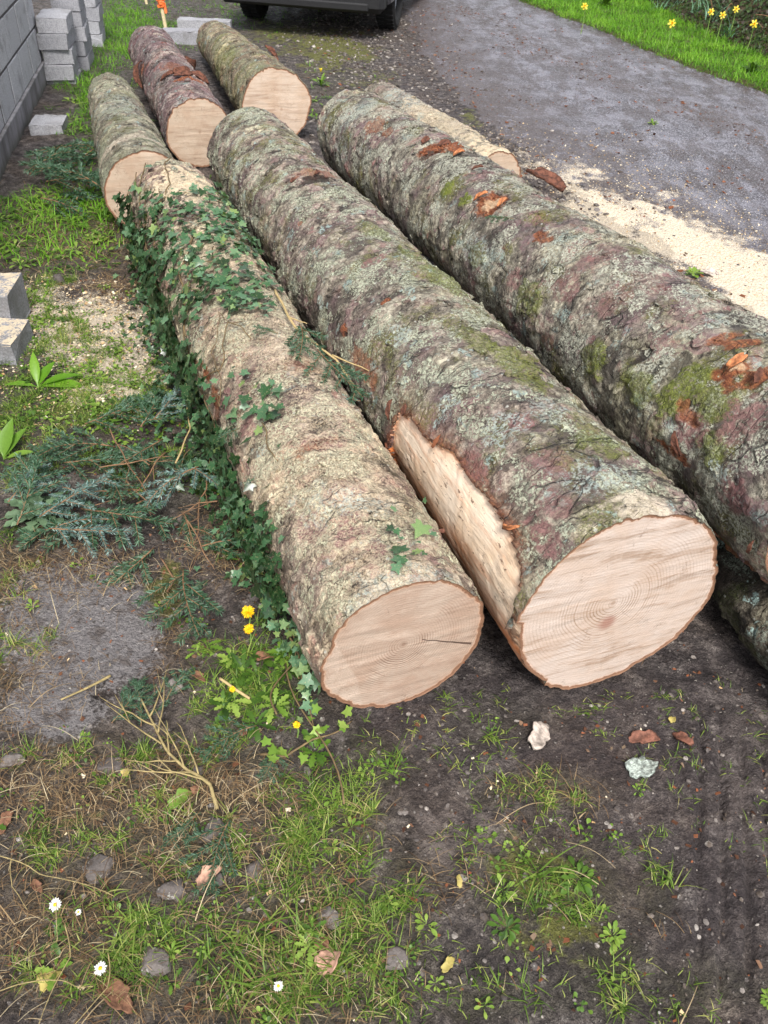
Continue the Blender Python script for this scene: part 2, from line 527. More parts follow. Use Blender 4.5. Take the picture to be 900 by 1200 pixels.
# ------------------------------------------------------------------ bark and wood materials
def bark_material(name, dark, mid, light, tint1, tint2, lich=.5, lichcol=(176, 182, 160), mossy=.4, mosscol=(122, 126, 62), fine=1., gloss=.75, lich2=.15, lich2col=(160, 182, 176), tintamt=.55, pinkcol=(146, 104, 102), seed=0.):
    n = NT(name); p = n.vm('ADD', n.obj(), (seed, seed * 1.7, -seed))
    pw = n.warp(p, 9, .05)
    n1 = n.noise(pw, 4, 3, .5); n2 = n.noise(pw, 16, 5, .6); n3 = n.noise(p, 70, 7, .68); n4 = n.noise(p, 260, 3, .6)
    plate = n.attr('plate'); plate2 = n.attr('plate2'); crev = n.attr('crev')
    tone = n.m('MULTIPLY_ADD', n3, .62, n.m('MULTIPLY_ADD', n2, .45, n.m('MULTIPLY', n4, .28)))
    tone = n.m('ADD', tone, n.m('MULTIPLY', n.m('SUBTRACT', plate, .5), .10))
    col = n.ramp(n.mr(tone, .52, .86, smooth=False), [(0, lin(*dark)), (.45, lin(*mid)), (.8, lin(*light)), (1, lin(*[min(255, c + 12) for c in light]))])
    # whole plates differ in tone; where scales fell off the bark is smooth lilac or pink
    pl2 = n.mr(plate2, 0., 1., .74, 1.26, smooth=False); pl1 = n.mr(plate, 0., 1., .86, 1.14, smooth=False)
    col = n.mix(1., col, n.nd('CombineXYZ', {0: n.m('MULTIPLY', pl1, pl2), 1: n.m('MULTIPLY', pl1, pl2), 2: n.m('MULTIPLY', pl1, pl2)}).outputs[0], 'MULTIPLY')
    sm_ = n.m('MULTIPLY', n.m('GREATER_THAN', plate, .80), n.mr(n.noise(pw, 9, 3), .42, .52)); sm_ = n.m('MULTIPLY', sm_, n.mr(n.noise(p, 80, 4, .7), .36, .5))
    col = n.mix(n.m('MULTIPLY', sm_, .75 * min(1, tintamt + .3)), col, n.mix(n2, lin(*[c * .8 for c in pinkcol]), lin(*[min(255, c * 1.15) for c in tint1])))
    dk_ = n.m('MULTIPLY', n.m('LESS_THAN', plate, .20), n.mr(n3, .35, .6)); col = n.mix(n.m('MULTIPLY', dk_, .55), col, lin(*dark))
    # tints by area and by plate
    t1 = n.m('MULTIPLY', n.mr(n.noise(pw, 7, 4, .6), .48, .62), n.mr(n3, .3, .6, .4, 1.))
    col = n.mix(n.m('MULTIPLY', t1, tintamt), col, n.mix(n.mr(n3, .25, .75), n.mix(.55, lin(*tint1), lin(*dark)), lin(*tint1)))
    t2 = n.m('MULTIPLY', n.mr(n.noise(n.vm('ADD', pw, (5, 3, 1)), 11, 4, .6), .55, .66), n.mr(plate, .45, .6))
    col = n.mix(n.m('MULTIPLY', t2, tintamt), col, n.mix(n.mr(n3, .3, .7), n.mix(.4, lin(*tint2), lin(*dark)), lin(*tint2)))
    # long stretches of the stem that are paler and greener, or darker and more purple
    n0 = n.noise(n.vm('ADD', p, (2, 5, 8)), 2.4, 4, .6)
    col = n.mix(n.m('MULTIPLY', n.mr(n0, .50, .62), .55), col, n.mix(1., col, (1.45, 1.5, 1.3, 1), 'MULTIPLY'))
    col = n.mix(n.m('MULTIPLY', n.mr(n0, .47, .36), .5), col, n.mix(1., col, (.78, .66, .72, 1), 'MULTIPLY'))
    # green film and moss
    gm = n.m('MULTIPLY', n.mr(n.noise(n.vm('ADD', pw, (9, 2, 4)), 6, 5, .62), .5, .64), mossy)
    gm = n.m('MULTIPLY', gm, n.mr(n.noise(p, 120, 4, .65), .36, .56))
    col = n.mix(gm, col, n.mix(n.mr(n4, .3, .7), lin(*[c * .6 for c in mosscol]), lin(*mosscol)))
    # crusty lichen in specks that gather into patches
    lp = n.mr(n.noise(n.vm('ADD', pw, (1, 7, 2)), 8, 5, .65), .44, .58)
    spk = n.mr(n.noise(p, 150, 5, .7), n.m('MULTIPLY_ADD', lp, -.19, .64), n.m('MULTIPLY_ADD', lp, -.19, .69))
    lm = n.m('MULTIPLY', spk, lich, clamp=True)
    col = n.mix(lm, col, n.mix(n.mr(n4, .35, .65), lin(*[c * .82 for c in lichcol]), lin(*lichcol)))
    lp2 = n.m('MULTIPLY', n.mr(n.noise(n.vm('ADD', pw, (3, 1, 9)), 14, 4, .6), .60, .66), n.mr(n.noise(p, 130, 3, .6), .42, .52))
    col = n.mix(n.m('MULTIPLY', lp2, lich2 * 5, clamp=True), col, lin(*lich2col))
    # white flecks
    fl = n.vor(n.warp(p, 60, .01), 55, 'F1', 'Distance'); fr = n.nd('TexVoronoi', {'Vector': n.warp(p, 60, .01), 'Scale': 55}).outputs['Color']
    fm = n.m('MULTIPLY', n.mr(fl, .26, .18), n.mr(n.nd('SeparateColor', {0: fr}).outputs[0], .86, .9))
    col = n.mix(n.m('MULTIPLY', fm, .7), col, lin(196, 196, 186))
    # narrow dark cracks that run around and along the stem
    ps = n.mapping(n.warp(p, 12, .06), (1.0, .35, .35))
    ed = n.vor(ps, 16, 'DISTANCE_TO_EDGE'); ck = n.m('MULTIPLY', n.mr(ed, .030, .006), n.mr(n.noise(p, 9, 3), .50, .60))
    ed2 = n.vor(n.mapping(n.warp(p, 30, .03), (1, .6, .6)), 42, 'DISTANCE_TO_EDGE'); ck2 = n.m('MULTIPLY', n.mr(ed2, .07, .01), n.mr(n.noise(p, 20, 3), .48, .62))
    ckk = n.m('MAXIMUM', ck, n.m('MULTIPLY', ck2, .6))
    cv = n.m('MAXIMUM', n.m('MULTIPLY', ckk, .75), n.m('MULTIPLY', n.m('MULTIPLY', crev, n.mr(n2, .45, .65)), .55))
    col = n.mix(cv, col, lin(*[c * .62 for c in dark]))
    # features
    ms = n.attr('moss'); mv = n.noise(p, 300, 3)
    col = n.mix(n.m('MULTIPLY', ms, n.mr(n.noise(p, 90, 4, .7), .3, .52)), col, n.ramp(mv, [(.3, lin(58, 66, 22)), (.7, lin(136, 146, 52))]))
    pk = n.m('MULTIPLY', n.m('MULTIPLY', n.attr('pink'), .85), n.mr(n.noise(p, 60, 6, .75), .39, .52))
    col = n.mix(pk, col, n.mix(n3, lin(*[c * .7 for c in pinkcol]), lin(*[min(255, c * 1.12) for c in pinkcol])))
    lc = n.m('MULTIPLY', n.m('MULTIPLY', n.attr('lich'), .9), n.mr(n.noise(p, 95, 6, .75), .47, .56))
    col = n.mix(lc, col, n.mix(n4, lin(150, 168, 160), lin(206, 214, 206)))
    org = n.attr('orange'); on = n.noise(n.mapping(p, (1, 3, 3)), 55, 5, .7)
    col = n.mix(n.m('MULTIPLY', org, n.mr(n.noise(p, 45, 4, .7), .28, .46)), col, n.ramp(on, [(.25, lin(70, 34, 20)), (.45, lin(128, 70, 44)), (.62, lin(178, 112, 72)), (.85, lin(214, 160, 118))]))
    col = n.mix(n.attr('core'), col, n.ramp(on, [(.3, lin(214, 160, 116)), (.6, lin(238, 208, 172))]))
    col = n.mix(n.m('MULTIPLY', n.attr('pale'), n.mr(n3, .3, .5)), col, n.ramp(n3, [(.3, lin(176, 160, 140)), (.7, lin(222, 208, 188))]))
    dk = n.attr('dark'); col = n.mix(n.m('MULTIPLY', dk, .9), col, lin(38, 26, 22))
    ds = n.m('MULTIPLY', n.attr('dust'), n.mr(n.noise(p, 170, 4, .7), n.m('MULTIPLY_ADD', n.attr('dust'), -.35, .62), n.m('MULTIPLY_ADD', n.attr('dust'), -.35, .70)), clamp=True)
    col = n.mix(ds, col, n.ramp(n4, [(.3, lin(196, 172, 138)), (.7, lin(236, 220, 192))]))
    h = n.m('MULTIPLY_ADD', n3, 1.0, n.m('MULTIPLY_ADD', n4, .30, n.m('MULTIPLY', n2, .8)))
    h = n.m('SUBTRACT', h, n.m('MULTIPLY', ckk, .6))
    h = n.m('ADD', h, n.m('MULTIPLY', lm, .18))
    h = n.m('ADD', h, n.m('MULTIPLY', n.attr('orange'), n.m('MULTIPLY', on, 1.2)))
    nr = n.bump(h, .011 * fine, 1.)
    return n.done(col, n.mr(n3, .35, .65, gloss + .05, gloss - .25), nr, .45)


def cut_material(name, base, warm, line, pith, ring=.0052, ringamt=.5, saw=.35, sawrot=0., crack=None, sector=None, seed=0., knot=None):
    """pith, crack, sector in the log's local y, z; the sawn end of a log with its rings and saw marks"""
    n = NT(name); p = n.obj()
    q = n.vm('SUBTRACT', n.nd('CombineXYZ', {1: n.nd('SeparateXYZ', {0: p}).outputs[1], 2: n.nd('SeparateXYZ', {0: p}).outputs[2]}).outputs[0], (0, pith[0], pith[1]))
    qw = n.warp(q, 5, .035, 3)
    d = n.nd('VectorMath', {0: qw}, operation='LENGTH').outputs['Value']
    qs = n.vm('ADD', q, (seed, 0, 0))
    wob = n.noise(qs, 3, 3)
    rt = n.m('ADD', n.m('MULTIPLY', d, 2 * PI / ring), n.m('MULTIPLY', wob, 9))
    ringw = n.m('POWER', n.m('MULTIPLY_ADD', n.m('SINE', rt), .5, .5), 3.)
    # groups of stronger rings: by distance and by direction
    rb = n.noise(n.nd('CombineXYZ', {0: n.m('MULTIPLY', d, 30.)}).outputs[0], 1., 3, .7)
    rsel = n.m('MULTIPLY', n.mr(rb, .40, .56), n.mr(n.noise(qs, 7, 3), .40, .56))
    rsel = n.m('MULTIPLY', rsel, n.mr(d, .17, .05, .22, 1.))
    fade = n.m('MULTIPLY_ADD', rsel, .85, .15)
    f1 = n.noise(n.vm('ADD', qs, (3, 0, 0)), 9, 5, .6)
    col = n.mix(n.mr(f1, .35, .68), lin(*base), lin(*warm))
    col = n.mix(n.m('MULTIPLY', n.m('MULTIPLY', ringw, fade), ringamt), col, lin(*line))
    # saw marks: fine streaks plus a few broad sweeps
    sr = n.mapping(n.warp(qs, 4, .02), (1, 4.5, 95), (sawrot, 0, 0)); s1 = n.noise(sr, 1., 5, .65)
    sr2 = n.mapping(n.warp(qs, 3, .07), (1, 3.2, 26), (sawrot + .25, 0, 0)); s2 = n.noise(sr2, 1., 4, .65)
    sm = n.m('ADD', n.mr(s1, .50, .66, 0, .6), n.mr(s2, .52, .62, 0, .85))
    col = n.mix(n.m('MULTIPLY', sm, saw), col, lin(*line))
    hi = n.mr(n.noise(n.mapping(n.warp(qs, 3, .09), (1, 5, 22), (sawrot - .3, 0, 0)), 1., 4, .6), .55, .7)
    col = n.mix(n.m('MULTIPLY', hi, .5), col, lin(*[min(255, c + 16) for c in base]))
    g = n.noise(p, 420, 3, .7)
    col = n.mix(n.mr(g, .3, .7, 0, .16), col, lin(*[c * .72 for c in line]))
    # hair cracks out of the heart, grime and bark dust
    at_ = n.nd('Math', operation='ARCTAN2'); sq = n.nd('SeparateXYZ', {0: qw}); n.set(at_, 0, sq.outputs[1]); n.set(at_, 1, sq.outputs[2])
    rn = n.noise(n.nd('CombineXYZ', {0: n.m('MULTIPLY', n.m('SINE', at_.outputs[0]), 11.), 1: n.m('MULTIPLY', n.m('COSINE', at_.outputs[0]), 11.), 2: n.m('MULTIPLY', d, 5.)}).outputs[0], 1.3, 3, .6)
    rc = n.m('MULTIPLY', n.mr(rn, .70, .74), n.mr(d, .02, .05)); col = n.mix(n.m('MULTIPLY', rc, .5), col, lin(*[c * .6 for c in line]))
    rs_ = n.mr(n.noise(n.nd('CombineXYZ', {0: n.m('MULTIPLY', n.m('SINE', at_.outputs[0]), 4.), 1: n.m('MULTIPLY', n.m('COSINE', at_.outputs[0]), 4.), 2: seed}).outputs[0], 1.5, 4, .7), .45, .60); col = n.mix(n.m('MULTIPLY', rs_, .30), col, lin(*warm))
    gd = n.m('MULTIPLY', n.mr(n.noise(qs, 14, 6, .75), .56, .66), n.mr(n.noise(p, 200, 3, .7), .45, .6)); col = n.mix(n.m('MULTIPLY', gd, .45), col, lin(*[c * .75 for c in line]))
    # heart
    col = n.mix(n.mr(d, .014, .0, 0, .55), col, lin(*line))
    sep = n.nd('SeparateXYZ', {0: n.warp(q, 20, .006)})
    y, z = sep.outputs[1], sep.outputs[2]
    h = n.m('MULTIPLY_ADD', s1, .5, n.m('MULTIPLY', s2, .5))
    if sector:      # a paler sector left where the saw went in from another side
        a, b, c, cc = sector
        t = n.m('ADD', n.m('MULTIPLY', y, a), n.m('MULTIPLY', z, b))
        sm2 = n.m('MULTIPLY', n.mr(n.m('ADD', t, n.m('MULTIPLY', n.m('SUBTRACT', f1, .5), .05)), c, c + .008), n.mr(n.noise(p, 30, 4, .7), .3, .55))
        col = n.mix(n.m('MULTIPLY', sm2, .6), col, n.mix(n.mr(g, .35, .65), lin(*cc), lin(*[v * .86 for v in cc])))
    if crack:
        (y0, z0), (y1, z1), wd = crack
        L = math.hypot(y1 - y0, z1 - z0); ux, uz = (y1 - y0) / L, (z1 - z0) / L
        dy = n.m('SUBTRACT', y, y0); dz = n.m('SUBTRACT', z, z0)
        al = n.m('ADD', n.m('MULTIPLY', dy, ux), n.m('MULTIPLY', dz, uz))
        ac = n.m('ABSOLUTE', n.m('SUBTRACT', n.m('MULTIPLY', dy, uz), n.m('MULTIPLY', dz, ux)))
        wdn = n.mr(al, 0, L, wd * .4, wd, smooth=False)
        cm = n.m('MULTIPLY', n.m('LESS_THAN', ac, wdn), n.m('MULTIPLY', n.m('GREATER_THAN', al, 0.), n.m('LESS_THAN', al, L)))
        col = n.mix(n.m('MULTIPLY', cm, .85), col, lin(62, 44, 36)); h = n.m('SUBTRACT', h, n.m('MULTIPLY', cm, 2.))
    if knot:
        for (ky, kz, kr, kc) in knot:
            dd = n.nd('VectorMath', {0: n.vm('SUBTRACT', n.warp(q, 25, .018), (0, ky, kz))}, operation='LENGTH').outputs['Value']
            col = n.mix(n.mr(dd, kr, kr * .3, 0, .75), col, lin(*kc))
    rim = n.m('ADD', n.attr('rim'), n.m('MULTIPLY', n.m('SUBTRACT', n.noise(p, 55, 4, .7), .5), .013))
    col = n.mix(n.mr(rim, .0085, .0070), col, n.ramp(n.noise(p, 130, 4), [(.3, lin(58, 40, 34)), (.7, lin(112, 78, 62))]))
    col = n.mix(n.mr(rim, .0042, .0028), col, lin(58, 42, 36))
    col = n.mix(n.mr(rim, .0135, .0085, 0, .3), col, lin(205, 156, 122))
    return n.done(col, .62, n.bump(n.m('ADD', h, n.m('MULTIPLY', g, .5)), .004, .8), .3)


def bare_material():
    n = NT('peeled_wood'); p = n.obj()
    pw = n.warp(p, 6, .03)
    ps = n.mapping(pw, (2.2, 34, 34)); s = n.noise(ps, 1., 6, .7)
    ps2 = n.mapping(pw, (6, 60, 60)); s2 = n.noise(ps2, 1., 5, .7)
    b = n.noise(p, 7, 4)
    col = n.mix(n.mr(b, .35, .65), lin(240, 222, 200), lin(234, 206, 176))
    col = n.mix(n.mr(s, .50, .68, 0, .55), col, lin(206, 150, 110))
    e = n.m('MULTIPLY', n.attr('edge'), n.mr(s, .28, .6))
    col = n.mix(n.m('MULTIPLY', e, .95, clamp=True), col, n.ramp(s2, [(.3, lin(140, 70, 36)), (.55, lin(204, 120, 66)), (.8, lin(232, 172, 118))]))
    pit = n.mr(n.noise(n.mapping(n.warp(p, 30, .02), (22, 80, 80)), 1., 4, .7), .61, .65)
    col = n.mix(n.m('MULTIPLY', pit, .8), col, lin(92, 58, 40))
    dr = n.m('MULTIPLY', n.mr(n.nd('SeparateXYZ', {0: p}).outputs[0], .20, .02), n.mr(n.noise(n.mapping(pw, (10, 30, 30)), 1., 5, .65), .48, .6))
    col = n.mix(n.m('MULTIPLY', dr, .8), col, lin(84, 66, 54))
    return n.done(col, .6, n.bump(n.m('ADD', n.m('MULTIPLY', s, 1.), n.m('MULTIPLY', s2, .7)), .006, .8), .3)


CL = Log('C'); DL = Log('D'); RL = Log('R')
# features are listed by the spot of the bark they sit on
def F(k, px, ru, rt, **kw): return dict(k=k, px=px, ru=ru, rt=rt, **kw)


featC = [F('dark', (368, 210), .045, .085, h=-.018, nz=.8), F('orange', (372, 203), .05, .10, s=.45), F('dark', (330, 176), .02, .10, h=-.008, rot=.3), F('dark', (322, 158), .010, .07, h=-.006),
         F('orange', (405, 388), .022, .020, h=.006), F('dark', (407, 392), .008, .007, h=-.008), F('orange', (425, 428), .10, .035, s=.7), F('pink', (610, 498), .035, .03, h=-.004),
         F('pink', (553, 548), .05, .035, h=-.004), F('pink', (640, 628), .06, .03), F('pink', (640, 545), .05, .05, s=.6), F('lich', (526, 475), .035, .03), F('lich', (590, 505), .05, .06, s=.8),
         F('lich', (375, 355), .03, .02), F('lich', (700, 560), .05, .10, s=.7), F('pale', (757, 592), .05, .07, s=.8), F('lich', (640, 480), .06, .05, s=.6), F('lich', (470, 395), .05, .03, s=.8),
         F('dark', (300, 190), .02, .02, h=-.006), F('pink', (436, 305), .03, .04), F('moss', (610, 430), .12, .06, s=.7), F('moss', (700, 520), .08, .05, s=.6), F('moss', (520, 330), .11, .06, s=.65), F('moss', (480, 300), .08, .03, s=.6), F('moss', (560, 400), .08, .04, s=.5),
         F('moss', (440, 270), .09, .04, s=.5), F('orange', (352, 262), .02, .012, s=.7), F('orange', (452, 352), .012, .012), F('pink', (365, 270), .03, .02), F('lich', (350, 245), .03, .01), F('pink', (650, 590), .05, .04, s=.7)]
featD = [F('dust', (225, 215), .22, .17, s=1., nz=.9), F('dust', (250, 300), .30, .14, s=.55, nz=.9), F('dust', (330, 380), .4, .18, s=.5, nz=1.), F('dust', (400, 560), .5, .2, s=.5, nz=1.), F('pink', (262, 470), .05, .04), F('orange', (243, 438), .05, .02), F('orange', (253, 468), .05, .03, s=.8),
         F('pink', (290, 500), .03, .04, s=.9), F('pink', (362, 615), .05, .035, h=-.005), F('pink', (410, 620), .05, .04, h=-.004), F('pink', (440, 640), .035, .02, h=-.005), F('lich', (410, 585), .035, .03),
         F('pink', (400, 575), .04, .05, s=.8), F('orange', (368, 525), .02, .06, s=.6), F('pink', (380, 520), .03, .06), F('dark', (392, 516), .02, .05, s=.5), F('lich', (470, 680), .03, .14, s=.7), F('lich', (305, 530), .02, .02),
         F('lich', (435, 590), .04, .06, s=.5), F('dark', (392, 555), .03, .03, s=.4), F('pale', (460, 690), .025, .13, s=.5), F('orange', (230, 425), .06, .012, s=.8), F('lich', (375, 590), .06, .05, s=.6), F('pink', (293, 550), .03, .012),
         F('orange', (360, 430), .05, .06, s=.3), F('dark', (262, 210), .10, .012, s=.5)]
featR = [F('orange', (520, 173), .05, .105, h=.012, shred=.012, core=0, rot=.5), F('dark', (505, 180), .018, .05, s=.8, rot=.5), F('orange', (575, 238), .075, .060, h=-.006, shred=.010, core=1., nz=.5),
         F('orange', (635, 277), .05, .022, s=.9), F('orange', (440, 148), .07, .05, s=.6, nz=.9), F('orange', (455, 155), .04, .03, s=.6), F('moss', (525, 222), .035, .035, h=.006), F('moss', (545, 236), .03, .03),
         F('dark', (752, 412), .025, .03, h=-.012), F('dark', (740, 400), .03, .05, s=.4, h=.006), F('orange', (860, 432), .03, .045, h=.008, shred=.003, core=1.), F('orange', (885, 440), .02, .06, s=.9, rot=.2), F('orange', (872, 400), .02, .05, rot=.5, s=.9),
         F('pink', (812, 507), .05, .045, h=-.003), F('orange', (790, 530), .05, .015, shred=.004), F('orange', (806, 486), .05, .014, rot=.3, s=.8), F('pink', (870, 490), .05, .07, s=.9), F('moss', (800, 455), .05, .08, s=.9), F('moss', (770, 500), .03, .03, s=.3),
         F('moss', (700, 420), .04, .05, s=.8), F('moss', (832, 520), .05, .04, s=.7), F('moss', (750, 455), .06, .04, s=.6), F('pink', (665, 335), .05, .05, s=.8), F('pink', (640, 395), .06, .03, s=.7), F('pink', (860, 580), .05, .04), F('lich', (845, 555), .03, .02),
         F('lich', (840, 370), .03, .04, s=.8), F('pale', (480, 165), .05, .05, s=.3), F('lich', (400, 180), .10, .08, s=.5), F('lich', (560, 295), .12, .05, s=.6), F('orange', (862, 660), .08, .03, s=.7, shred=.006), F('orange', (840, 625), .06, .015, s=.8), F('pink', (700, 300), .05, .08, s=.5),
         F('lich', (420, 130), .10, .12, s=.6), F('dust', (800, 300), .5, .06, s=.35), F('pale', (450, 130), .10, .05, s=.35), F('pink', (760, 330), .06, .05, s=.5), F('dark', (700, 400), .02, .06, s=.5), F('pink', (600, 330), .05, .04, s=.8), F('pink', (720, 350), .05, .06, s=.7), F('pink', (690, 470), .04, .03, s=.7), F('moss', (620, 350), .07, .05, s=.6), F('moss', (560, 300), .06, .04, s=.5), F('dark', (780, 380), .03, .07, s=.4), F('moss', (840, 470), .05, .06, s=.7), F('orange', (845, 395), .015, .05, s=.8, rot=.3)]
featF = [F('dust', (590, 190), .4, .30, s=.9, nz=.8), F('dust', (520, 140), .5, .2, s=.6, nz=.9), F('lich', (480, 115), .25, .2, s=.6)]
featA = [F('dark', (140, 100), .05, .04, h=-.01), F('pale', (150, 160), .05, .3, s=.7, nz=.4), F('lich', (135, 120), .3, .15, s=.5)]
featB = [F('orange', (222, 92), .04, .09, h=.008, shred=.012), F('dark', (170, 82), .02, .09, h=.01, s=.9), F('orange', (165, 83), .02, .06, h=.012, s=.8), F('orange', (200, 78), .09, .07, s=.5), F('lich', (215, 120), .10, .05, s=.6), F('orange', (230, 70), .10, .03, s=.8, shred=.008), F('pale', (185, 40), .05, .05, s=.6)]
featE = [F('orange', (350, 100), .08, .03, s=.8), F('dark', (275, 55), .03, .06, s=.6), F('orange', (235, 55), .02, .05), F('moss', (260, 70), .25, .12, s=.35), F('orange', (325, 68), .02, .015, h=.02)]

bkC = bark_material('bark_grey_green', (52, 42, 40), (136, 126, 112), (194, 186, 166), (126, 100, 104), (156, 124, 114), lich=.9, lichcol=(204, 208, 182), mossy=.75, mosscol=(134, 136, 72), lich2=.15, seed=1.3)
bkD = bark_material('bark_tan_scaly', (62, 50, 44), (158, 140, 124), (214, 200, 176), (150, 114, 108), (166, 110, 100), lich=.9, lichcol=(216, 212, 180), mossy=.35, mosscol=(150, 150, 96), lich2=.08, seed=4.1, tintamt=.5)
bkR = bark_material('bark_purple_grey', (50, 42, 40), (134, 126, 112), (194, 186, 166), (118, 94, 100), (150, 100, 96), lich=.9, lichcol=(204, 204, 184), mossy=.9, mosscol=(126, 126, 60), lich2=.1, seed=7.7, tintamt=.7)
bkG = bark_material('bark_dark_mossy', (34, 30, 26), (74, 66, 56), (128, 122, 108), (74, 60, 54), (96, 66, 52), lich=.7, lichcol=(156, 166, 150), mossy=.8, mosscol=(84, 92, 42), lich2=.35, seed=2.9)
bkA = bark_material('bark_pale_green', (54, 48, 40), (138, 132, 112), (192, 186, 162), (120, 110, 100), (130, 108, 94), lich=.7, lichcol=(178, 184, 156), mossy=.7, mosscol=(132, 134, 86), seed=5.5)
bkB = bark_material('bark_red_purple', (50, 36, 38), (128, 106, 106), (180, 166, 160), (112, 78, 84), (142, 84, 72), lich=.35, lichcol=(166, 168, 160), mossy=.2, seed=8.8, tintamt=.8)
bkE = bark_material('bark_mossy_brown', (52, 42, 34), (132, 120, 98), (188, 176, 146), (120, 96, 76), (146, 100, 74), lich=.6, lichcol=(172, 176, 142), mossy=.95, mosscol=(132, 134, 72), seed=9.9)
bkF = bark_material('bark_dusted', (62, 54, 48), (142, 130, 116), (188, 176, 158), (132, 116, 110), (150, 116, 104), lich=.6, lichcol=(200, 194, 172), mossy=.25, seed=3.3)
G1 = 'sawn conifer logs lying beside the lane'
cutC = cut_material('cut_face_pale', (208, 193, 183), (198, 177, 162), (142, 112, 86), (.02, .015), ring=.0075, ringamt=.95, saw=.60, sawrot=-.5, seed=1., knot=[(.0, -.062, .03, (150, 106, 92)), (.18, -.17, .03, (96, 56, 38))])
cutD = cut_material('cut_face_tan', (190, 170, 154), (176, 150, 132), (118, 88, 70), (.005, .01), ring=.0062, ringamt=.95, saw=.16, sawrot=.1, seed=2., crack=((-.045, .0), (-.172, -.058), .0028), sector=(.95, -.3, .122, (206, 186, 170)))
cutW = cut_material('cut_face_orange_tan', (200, 182, 162), (188, 164, 142), (138, 106, 84), (.0, .01), ring=.006, ringamt=.5, saw=.35, sawrot=.3, seed=3.)
cutE = cut_material('cut_face_far', (206, 188, 170), (194, 170, 148), (142, 108, 86), (-.03, -.02), ring=.007, ringamt=.6, saw=.35, sawrot=-.2, seed=5.)
cutR = cut_material('cut_face_cream', (212, 190, 166), (202, 174, 144), (152, 112, 82), (.0, .0), seed=6.)

# the stripped flank of the big log
pr = [(467, 481), (479, 490), (497, 517), (512, 521), (530, 528), (534, 542), (551, 565), (575, 591), (593, 620), (604, 642), (605, 670), (607, 690), (597, 725), (592, 745)]
ut = sorted([CL.hit(*q) for q in pr])
us = [q[0] for q in ut]; ts = [q[1] for q in ut]
stripC = dict(u=us, t=ts, left=-.95, uend=us[-1] + .012, mat=bare_material())
LC = build_log('C', 'log', 'biggest log in the middle, grey-green lichened bark and a stripped flank of bare wood', bkC, cutC, G1, .0052, featC, 1, .0042, .012, strip=stripC, oval=.022, flakes=4200)
LD = build_log('D', 'log', 'tan scaly log with ivy over its far half, left of the biggest log', bkD, cutD, G1, .0052, featD, 2, .0045, .010, oval=.015, flakes=3200)
LR = build_log('R', 'log', 'purple-grey log with orange bark wounds lying high along the right of the biggest log', bkR, cutR, G1, .0055, featR, 3, .0040, .012, oval=.015, flake=.06, flakes=3600)
LG = build_log('G', 'log', 'dark mossy log low at the right edge, underneath the log with the orange wounds', bkG, cutW, G1, .006, [], 4, .005, .010)
LA = build_log('A', 'log', 'short pale green log nearest the block wall, its end behind the ivy', bkA, cutW, G1, .009, featA, 5, .004, .012)
LB = build_log('B', 'log', 'reddish purple log with torn bark, middle one of the three back logs', bkB, cutW, G1, .010, featB, 6, .005, .014)
LE = build_log('E', 'log', 'mossy brown log with a pale sawn end, farthest right of the three at the back', bkE, cutE, G1, .010, featE, 7, .005, .012)
LF = build_log('F', 'log', 'low log dusted with sawdust, half hidden behind the log with the orange wounds', bkF, cutW, G1, .009, featF, 8, .004, .010)
# ------------------------------------------------------------------ the ground: zones and heights
RL_Y = [at(*q)[:2] for q in ((470, 8), (495, 60), (535, 110), (600, 172), (660, 215), (730, 262), (900, 392))]     # left edge of the asphalt
RR_Y = [at(*q)[:2] for q in ((600, 0), (650, 20), (700, 38), (760, 65), (820, 88), (900, 115))]                     # right edge of the asphalt
HB_Y = [at(*q)[:2] for q in ((700, -12), (760, 8), (820, 42), (900, 76))]                                           # foot of the hedge bank


def edge_x(pts, y):
    p = sorted([(q[1], q[0]) for q in pts]); ys = [q[0] for q in p]; xs = [q[1] for q in p]
    s0 = (xs[1] - xs[0]) / (ys[1] - ys[0]); s1 = (xs[-1] - xs[-2]) / (ys[-1] - ys[-2])
    x = np.interp(y, ys, xs)
    x = np.where(y < ys[0], xs[0] + np.clip(s0, -.6, .2) * (y - ys[0]), x)
    return np.where(y > ys[-1], xs[-1] + s1 * .8 * (y - ys[-1]), x)


def blobs(px, py, L):
    o = np.zeros(np.shape(px))
    for (cx, cy, rx, ry, s, *rot) in L:
        dx = px - cx; dy = py - cy
        if rot: a = math.radians(rot[0]); dx, dy = dx * math.cos(a) + dy * math.sin(a), -dx * math.sin(a) + dy * math.cos(a)
        o = np.maximum(o, s * np.exp(-((dx / rx) ** 2 + (dy / ry) ** 2) ** 1.2))
    return o


Z_GRASS = [(250, 10, 220, 50, .3), (140, 40, 70, 45, 1.), (110, 110, 30, 70, 1.), (95, 250, 100, 45, 1.), (40, 290, 110, 30, .9), (150, 200, 60, 50, .8), (60, 340, 30, 70, .6), (380, 100, 60, 40, .25),
           (280, 20, 40, 20, .5), (330, 35, 60, 25, .25), (30, 500, 60, 90, .7), (20, 740, 60, 110, .45), (200, 560, 120, 60, .4), (300, 800, 80, 60, .7), (370, 980, 90, 90, .85), (350, 1120, 150, 100, 1.), (180, 1080, 120, 60, .5), (250, 870, 60, 50, .5), (60, 880, 60, 40, .4), (20, 660, 60, 50, .4),
           (160, 1130, 160, 60, .7), (60, 1000, 80, 80, .55), (480, 1050, 60, 60, .5), (430, 900, 70, 40, .55), (200, 990, 120, 70, .55), (150, 900, 80, 50, .4), (130, 470, 90, 60, .6), (80, 400, 60, 60, .5), (640, 930, 60, 25, .55), (650, 1050, 80, 60, .55), (690, 1140, 60, 50, .6), (760, 1050, 40, 40, .4), (560, 1170, 100, 30, .45), (800, 1160, 90, 35, .45), (590, 850, 60, 30, .25), (500, 800, 40, 14, .2)]
